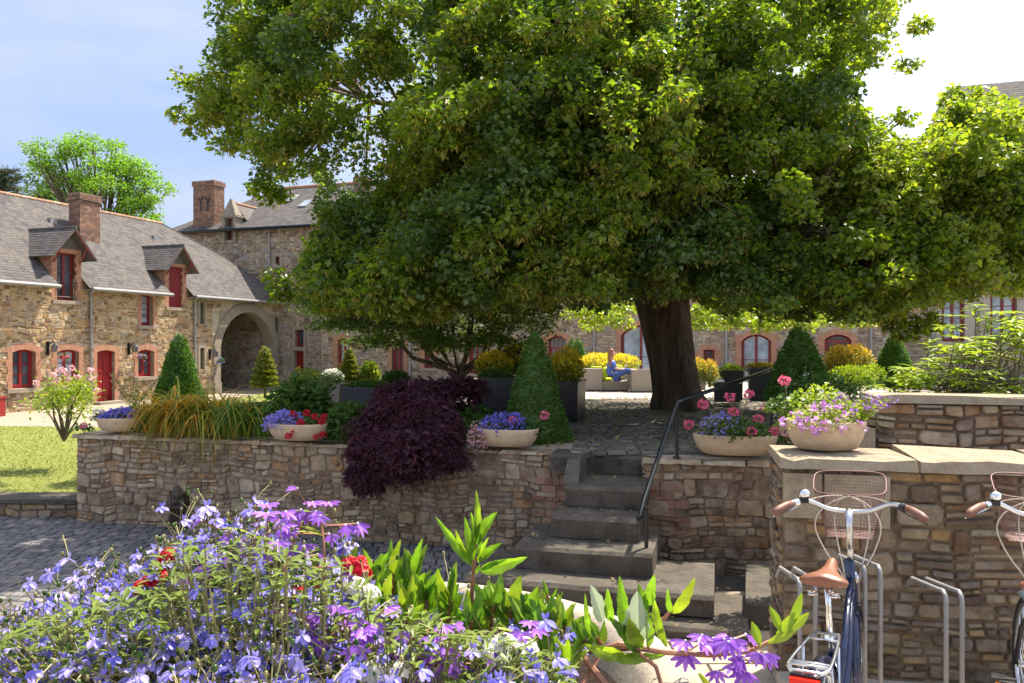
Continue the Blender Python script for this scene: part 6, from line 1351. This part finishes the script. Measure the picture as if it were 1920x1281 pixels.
for lb, x0, x1, n, sd_ in groups:
    r = rng(sd_); b = MB(); tl = [q for q in TALL if x0 <= q[0] < x1]
    for i in range(n+len(tl)):
        x = r.uniform(x0, x1); yt = envelope(x); v = r.uniform(0, 1)**.9; y = yt+v*(1290-yt)*1.0+r.uniform(0, 20)
        if i >= n: x, y = tl[i-n]; v = 0
        d = .66+.27*(1-v)+r.uniform(-.05, .05)
        e = px(x, y, d); q_ = (e-FC)*arr(.86, .9, 0); q_ /= max(1, math.hypot(q_[0]/.30, q_[1]/.24)); p0 = FC+q_+arr(r.normal()*.02, r.normal()*.02, .2); p = curve(p0, e, r, 7, .025); b.tube(p, np.linspace(.0013, .0007, 7), 4, 1, cap=False)
        lobelia_flower(b, e, r, r.uniform(.0082, .0112), 2 if r.random() < .6 else 4); budstem(b, p, r); budstem(b, p, r)
        for q in range(r.integers(1, 3)):
            k = r.integers(3, 6); e2 = p[k]+r.normal(size=3)*arr(.025, .02, .015)+arr(0, 0, .018); b.tube([p[k], (p[k]+e2)/2, e2], .0006, 3, 1, cap=False)
            if r.random() < .75: lobelia_flower(b, e2, r, r.uniform(.007, .010), 2 if r.random() < .5 else 4)
        for q in range(5): k = r.integers(0, 6); a = r.uniform(0, 6.28); b.petal(p[k], arr(math.cos(a), math.sin(a), .4), arr(0, 0, 1), r.uniform(.010, .02), .0035, .2, 0, 3)
    b.build('lobelia', LM, label=lb, cat='flowers')
# low green filler foliage in the bowl
r = rng(210); b = MB()
for i in range(5200):
    x = r.uniform(-40, 1060); yt = envelope(x)+50; y = r.uniform(yt, 1300); d = r.uniform(.68, .98); c = px(x, y, d)
    if (c[0]-FC[0])**2/.46**2+(c[1]-FC[1])**2/.36**2 > 1: continue
    a = r.uniform(0, 6.28); b.petal(c, arr(math.cos(a), math.sin(a), r.uniform(-.1, .8)), arr(0, 0, 1), r.uniform(.009, .02), r.uniform(.003, .006), .2, 0, 3)
    if i % 4 == 0: p = curve(arr(FC[0]+(c[0]-FC[0])*.85, FC[1]+(c[1]-FC[1])*.8, SOIL), c, r, 5, .02); b.tube(p, .0009, 3, 1, cap=False)
b.build('filler_foliage', [M['euphg'], M['stemb']], label='tangled small olive green foliage between the flowers of the foreground bowl', cat='foliage', kind='stuff')
# violet fan flowers
def fanplant(lb, spots, seed, base=None):
    r = rng(seed); b = MB()
    for (x, y, d, n) in spots:
        c = px(x, y, d); p0 = base if base is not None else soilpt(r, FC[0]+(c[0]-FC[0])*.6); p = curve(p0, c, r, 8, .03); b.tube(p, np.linspace(.0022, .0012, 8), 5, 1, cap=False)
        for k in range(n):
            e = c+r.normal(size=3)*arr(.020, .014, .016); b.tube([c-arr(0, 0, .012), e], .0009, 3, 1, cap=False); fan_flower(b, e, (e-c)*30+arr(0, -.7, .3), r, r.uniform(.011, .0155), 2)
        for k in range(6): q = p[r.integers(2, 8)]; a = r.uniform(0, 6.28); b.petal(q, arr(math.cos(a), math.sin(a), .5), arr(0, 0, 1), .03, .008, .2, 0, 4)
    b.build('fan_flower', [M['bgreen'], M['stemr'], M['violet'], M['white']], label=lb, cat='flowers')
fanplant('lilac fan flowers high in the left middle of the foreground bowl', [(470, 1000, .86, 8), (500, 1035, .85, 7), (600, 965, .88, 9), (565, 980, .9, 6), (420, 1060, .84, 6), (545, 1045, .86, 6)], 220)
fanplant('deep violet fan flower cluster at the bottom centre of the bowl', [(655, 1180, .72, 12), (648, 1200, .72, 8)], 221)
fanplant('violet fan flowers right of centre in the foreground bowl', [(800, 1190, .74, 9), (845, 1215, .74, 8), (1000, 1195, .78, 6), (780, 1225, .73, 6)], 222)
# trailing branch to the right
r = rng(223); b = MB(); base = px(1090, 1225, .80); path = np.array([soilpt(r, .12), base, px(1160, 1208, .80), px(1240, 1222, .80), px(1330, 1228, .81), px(1400, 1222, .82), px(1475, 1188, .83)]); b.tube(path, np.linspace(.004, .002, 7), 7, 1)
for (x, y, n) in ((1335, 1200, 4), (1368, 1192, 4), (1392, 1238, 3), (1412, 1205, 3), (1446, 1240, 1), (1292, 1212, 3), (1358, 1246, 2)):
    c = px(x, y, .815)
    for k in range(n): e = c+r.normal(size=3)*arr(.012, .008, .008); b.tube([c+arr(0, .003, -.006), e], .001, 3, 1); fan_flower(b, e, (e-c)*60+arr(r.normal()*.4, -.7, .5), r, r.uniform(.012, .016), 2)
for (x, y, a, L_) in ((1440, 1205, .5, .03), (1455, 1195, 1.0, .032), (1470, 1190, .8, .034), (1480, 1180, 1.3, .04), (1425, 1212, 1.9, .028), (1465, 1185, 2.0, .03), (1250, 1212, 2.0, .04), (1310, 1262, -.9, .05)): b.petal(px(x, y, .82), arr(math.cos(a), -.2, math.sin(a)), arr(0, -1, .4), L_, .010, .1, 0, 5, .2)
b.tube([px(1180, 1205, .80), px(1245, 1160, .80), px(1262, 1140, .8)], [.0028, .002, .0015], 6, 1); b.tube([px(1200, 1225, .79), px(1230, 1250, .78), px(1245, 1300, .77)], .002, 6, 1)
b.build('fan_flower', [M['bgreen'], M['stemr'], M['violet'], M['white']], label='trailing violet fan flower branch reaching right beyond the foreground bowl', cat='flowers')
# broad leaf shoots
def bleaf(b, base, tip, r_, W=.02, m=0, curl=.12, nr=None):
    W = W*.8
    base = arr(*base); tip = arr(*tip); d = tip-base; Ln = float(np.linalg.norm(d)); nrm = arr(r_.normal()*.5, -1, .35+r_.normal()*.3) if nr is None else nr
    sdv = np.cross(d/Ln, nrm); sdv /= np.linalg.norm(sdv); nn = np.cross(sdv, d/Ln); n = 9; vs = []
    for i in range(n+1):
        t_ = i/n; wv = W*.5*(math.sin(math.pi*min(1, t_**.75*1.0))**.75*(1-.15*t_)+.05)*(1+.10*(-1)**i*(t_ > .35)); wv = max(wv, .0004) if i < n else .0002
        p = base+d*t_-nn*curl*Ln*t_*t_+nn*.0; vs += [p-sdv*wv+nn*wv*.45, p-sdv*wv*.5+nn*wv*.18, p, p+sdv*wv*.5+nn*wv*.18, p+sdv*wv+nn*wv*.45]
    b.add(vs, [(5*i+j, 5*i+j+1, 5*i+j+6, 5*i+j+5) for i in range(n) for j in range(4)], m)
M['broad'] = leaf_mat('broad_leaf', [(.07,.17,.02),(.13,.26,.03),(.26,.36,.04)], (1.8,1.7,.5), .42, .38, .4, nscale=60)
M['silverleaf'] = leaf_mat('silvery_leaf', [(.35,.42,.30),(.50,.56,.44)], (1,1.1,.8), .3, .4, .5)
def shoots(lb, lst, seed, cat='plant', extra=None):
    r = rng(seed); b = MB()
    for (x0, y0, x1, y1, d, n, L_, W) in lst:
        L_ *= .68; W *= .85; n = int(n*1.8); y1 += 34 if y1 > 1001 else 0
        p0 = px(x0, y0, d+.02); p1 = px(x1, y1, d); so_ = soilpt(r, FC[0]+(p0[0]-FC[0])*.8) if y0 > 1060 else p0; b.tube([so_, p0, (p0+p1)/2, p1], [.003, .0028, .0022, .0014], 6, 1)
        for k in range(n):
            t_ = (k+.5)/n; q = p0*(1-t_)+p1*t_; a = (1 if k % 2 else -1)*r.uniform(.25, .95)*(1.15-t_*.8); dv = arr(math.sin(a), r.uniform(-.5, .4), math.cos(a)*.95+.1); bleaf(b, q, q+dv*L_*r.uniform(.7, 1.15), r, W*r.uniform(.75, 1.15))
    if extra: extra(b, r)
    b.build('broad_leaf_shoot', [M['broad'], M['stemr'], M['silverleaf']], label=lb, cat=cat)
shoots('dense upright broad leaves right of the lobelia in the foreground bowl', [(700, 1140, 700, 1050, .88, 8, .052, .016), (740, 1130, 735, 1040, .9, 8, .055, .017), (770, 1140, 775, 1040, .9, 8, .055, .017), (715, 1180, 720, 1100, .84, 6, .05, .016), (800, 1160, 800, 1090, .86, 7, .05, .018), (840, 1170, 845, 1090, .85, 7, .05, .017), (650, 1120, 655, 1020, .92, 5, .05, .016), (760, 1180, 765, 1110, .82, 6, .048, .018), (500, 1080, 505, 1010, .92, 5, .045, .014), (580, 1100, 585, 1060, .9, 5, .045, .014)], 230)
def ex1(b, r):
    for (x0, y0, x1, y1, W_) in ((885, 1060, 818, 975, .012), (886, 1055, 850, 1000, .012), (888, 1050, 872, 975, .012), (892, 1040, 905, 1002, .010), (892, 1020, 925, 960, .020), (893, 1010, 898, 925, .011), (893, 1015, 886, 965, .009), (900, 1070, 985, 1050, .018), (900, 1068, 945, 1048, .008), (897, 1055, 910, 1010, .010), (900, 1050, 935, 1018, .013)): bleaf(b, px(x0, y0, .84), px(x1, y1, .82), r, W_)
shoots('tall leafy shoot rising above the bowl in front of the steps', [(882, 1150, 893, 1000, .84, 2, .02, .008)], 231, extra=ex1)
shoots('broad green leaves in the right half of the foreground bowl', [(920, 1180, 925, 1100, .84, 7, .05, .022), (960, 1190, 955, 1110, .84, 7, .052, .024), (1000, 1190, 990, 1120, .82, 7, .05, .02), (1020, 1200, 1030, 1140, .8, 6, .05, .026), (880, 1190, 885, 1130, .82, 6, .045, .02), (1040, 1160, 1025, 1080, .88, 3, .035, .008)], 232)
def ex2(b, r):
    for (x0, y0, x1, y1, W_, m_) in ((1130, 1165, 1112, 1102, .020, 2), (1190, 1205, 1195, 1116, .032, 2), (1175, 1190, 1162, 1088, .016, 0), (1145, 1165, 1138, 1110, .012, 0), (1170, 1230, 1100, 1215, .020, 0), (1200, 1225, 1150, 1160, .018, 0), (1240, 1200, 1225, 1120, .010, 0), (1215, 1135, 1225, 1082, .014, 0), (1210, 1150, 1200, 1100, .012, 0), (1150, 1235, 1245, 1232, .014, 0), (1262, 1150, 1305, 1090, .016, 0), (1258, 1150, 1250, 1110, .008, 0), (1105, 1190, 1095, 1120, .007, 0), (1195, 1220, 1180, 1165, .022, 0), (1215, 1215, 1218, 1150, .016, 0)): bleaf(b, px(x0, y0, .8), px(x1, y1, .78), r, W_, m_)
shoots('spread of broad leaves hiding the right rim of the foreground bowl', [(1000, 1200, 995, 1150, .84, 5, .05, .018), (1050, 1200, 1060, 1140, .86, 5, .045, .018), (1090, 1210, 1100, 1165, .86, 4, .04, .016), (1010, 1240, 1020, 1190, .8, 5, .045, .018), (1060, 1260, 1070, 1210, .78, 5, .04, .016)], 234)
shoots('light broad leaves with two silvery ones over the right rim of the bowl', [(1180, 1215, 1215, 1130, .8, 3, .03, .010), (1130, 1215, 1120, 1160, .8, 3, .03, .012)], 233, extra=ex2)
# white alyssum, red verbena
def clusters(name, lb, spots, mat, seed, s=.005, n=16, rad=.014):
    r = rng(seed); b = MB()
    for (x, y, d) in spots:
        c = px(x, y, d); p = curve(soilpt(r, FC[0]+(c[0]-FC[0])*.7), c, r, 6, .02); b.tube(p, .0012, 4, 1, cap=False)
        for k in range(n):
            u = r.normal(size=3); u[2] = abs(u[2])*.8; u[1] -= .5; u /= np.linalg.norm(u); e = c+u*rad; a0 = r.uniform(0, 6); up = arr(0, 0, 1)-u*u[2]; up /= np.linalg.norm(up)+1e-6; rt = np.cross(up, u)
            for q in range(4): a = a0+q*1.571; b.petal(e, rt*math.cos(a)+up*math.sin(a)+u*.3, u, s, s*.8, .1, 2, 3, .6, .4)
    b.build(name, [M['bgreen'], M['stemb'], M[mat]], label=lb, cat='flowers')
clusters('alyssum', 'white alyssum at the front of the foreground bowl', [(920, 1225, .74), (945, 1215, .74), (965, 1228, .74), (935, 1240, .73), (985, 1222, .75), (700, 1265, .7), (725, 1280, .7), (665, 1105, .82), (690, 1120, .82), (745, 1265, .7)], 'white', 240, .0045, 22, .012)
clusters('red_verbena', 'crimson verbena sprig on the left of the foreground bowl', [(312, 1055, .86), (318, 1043, .86), (305, 1075, .85), (282, 1092, .84), (265, 1105, .84), (300, 1088, .84)], 'redf', 241, .005, 9, .008)
clusters('red_verbena', 'crimson verbena heads in front of the broad leaves', [(655, 1060, .86), (668, 1068, .86), (680, 1075, .85), (672, 1058, .86), (605, 1108, .84), (515, 1150, .8), (560, 1118, .82)], 'redf', 242, .005, 9, .008)
print('script done', len(bpy.data.objects))
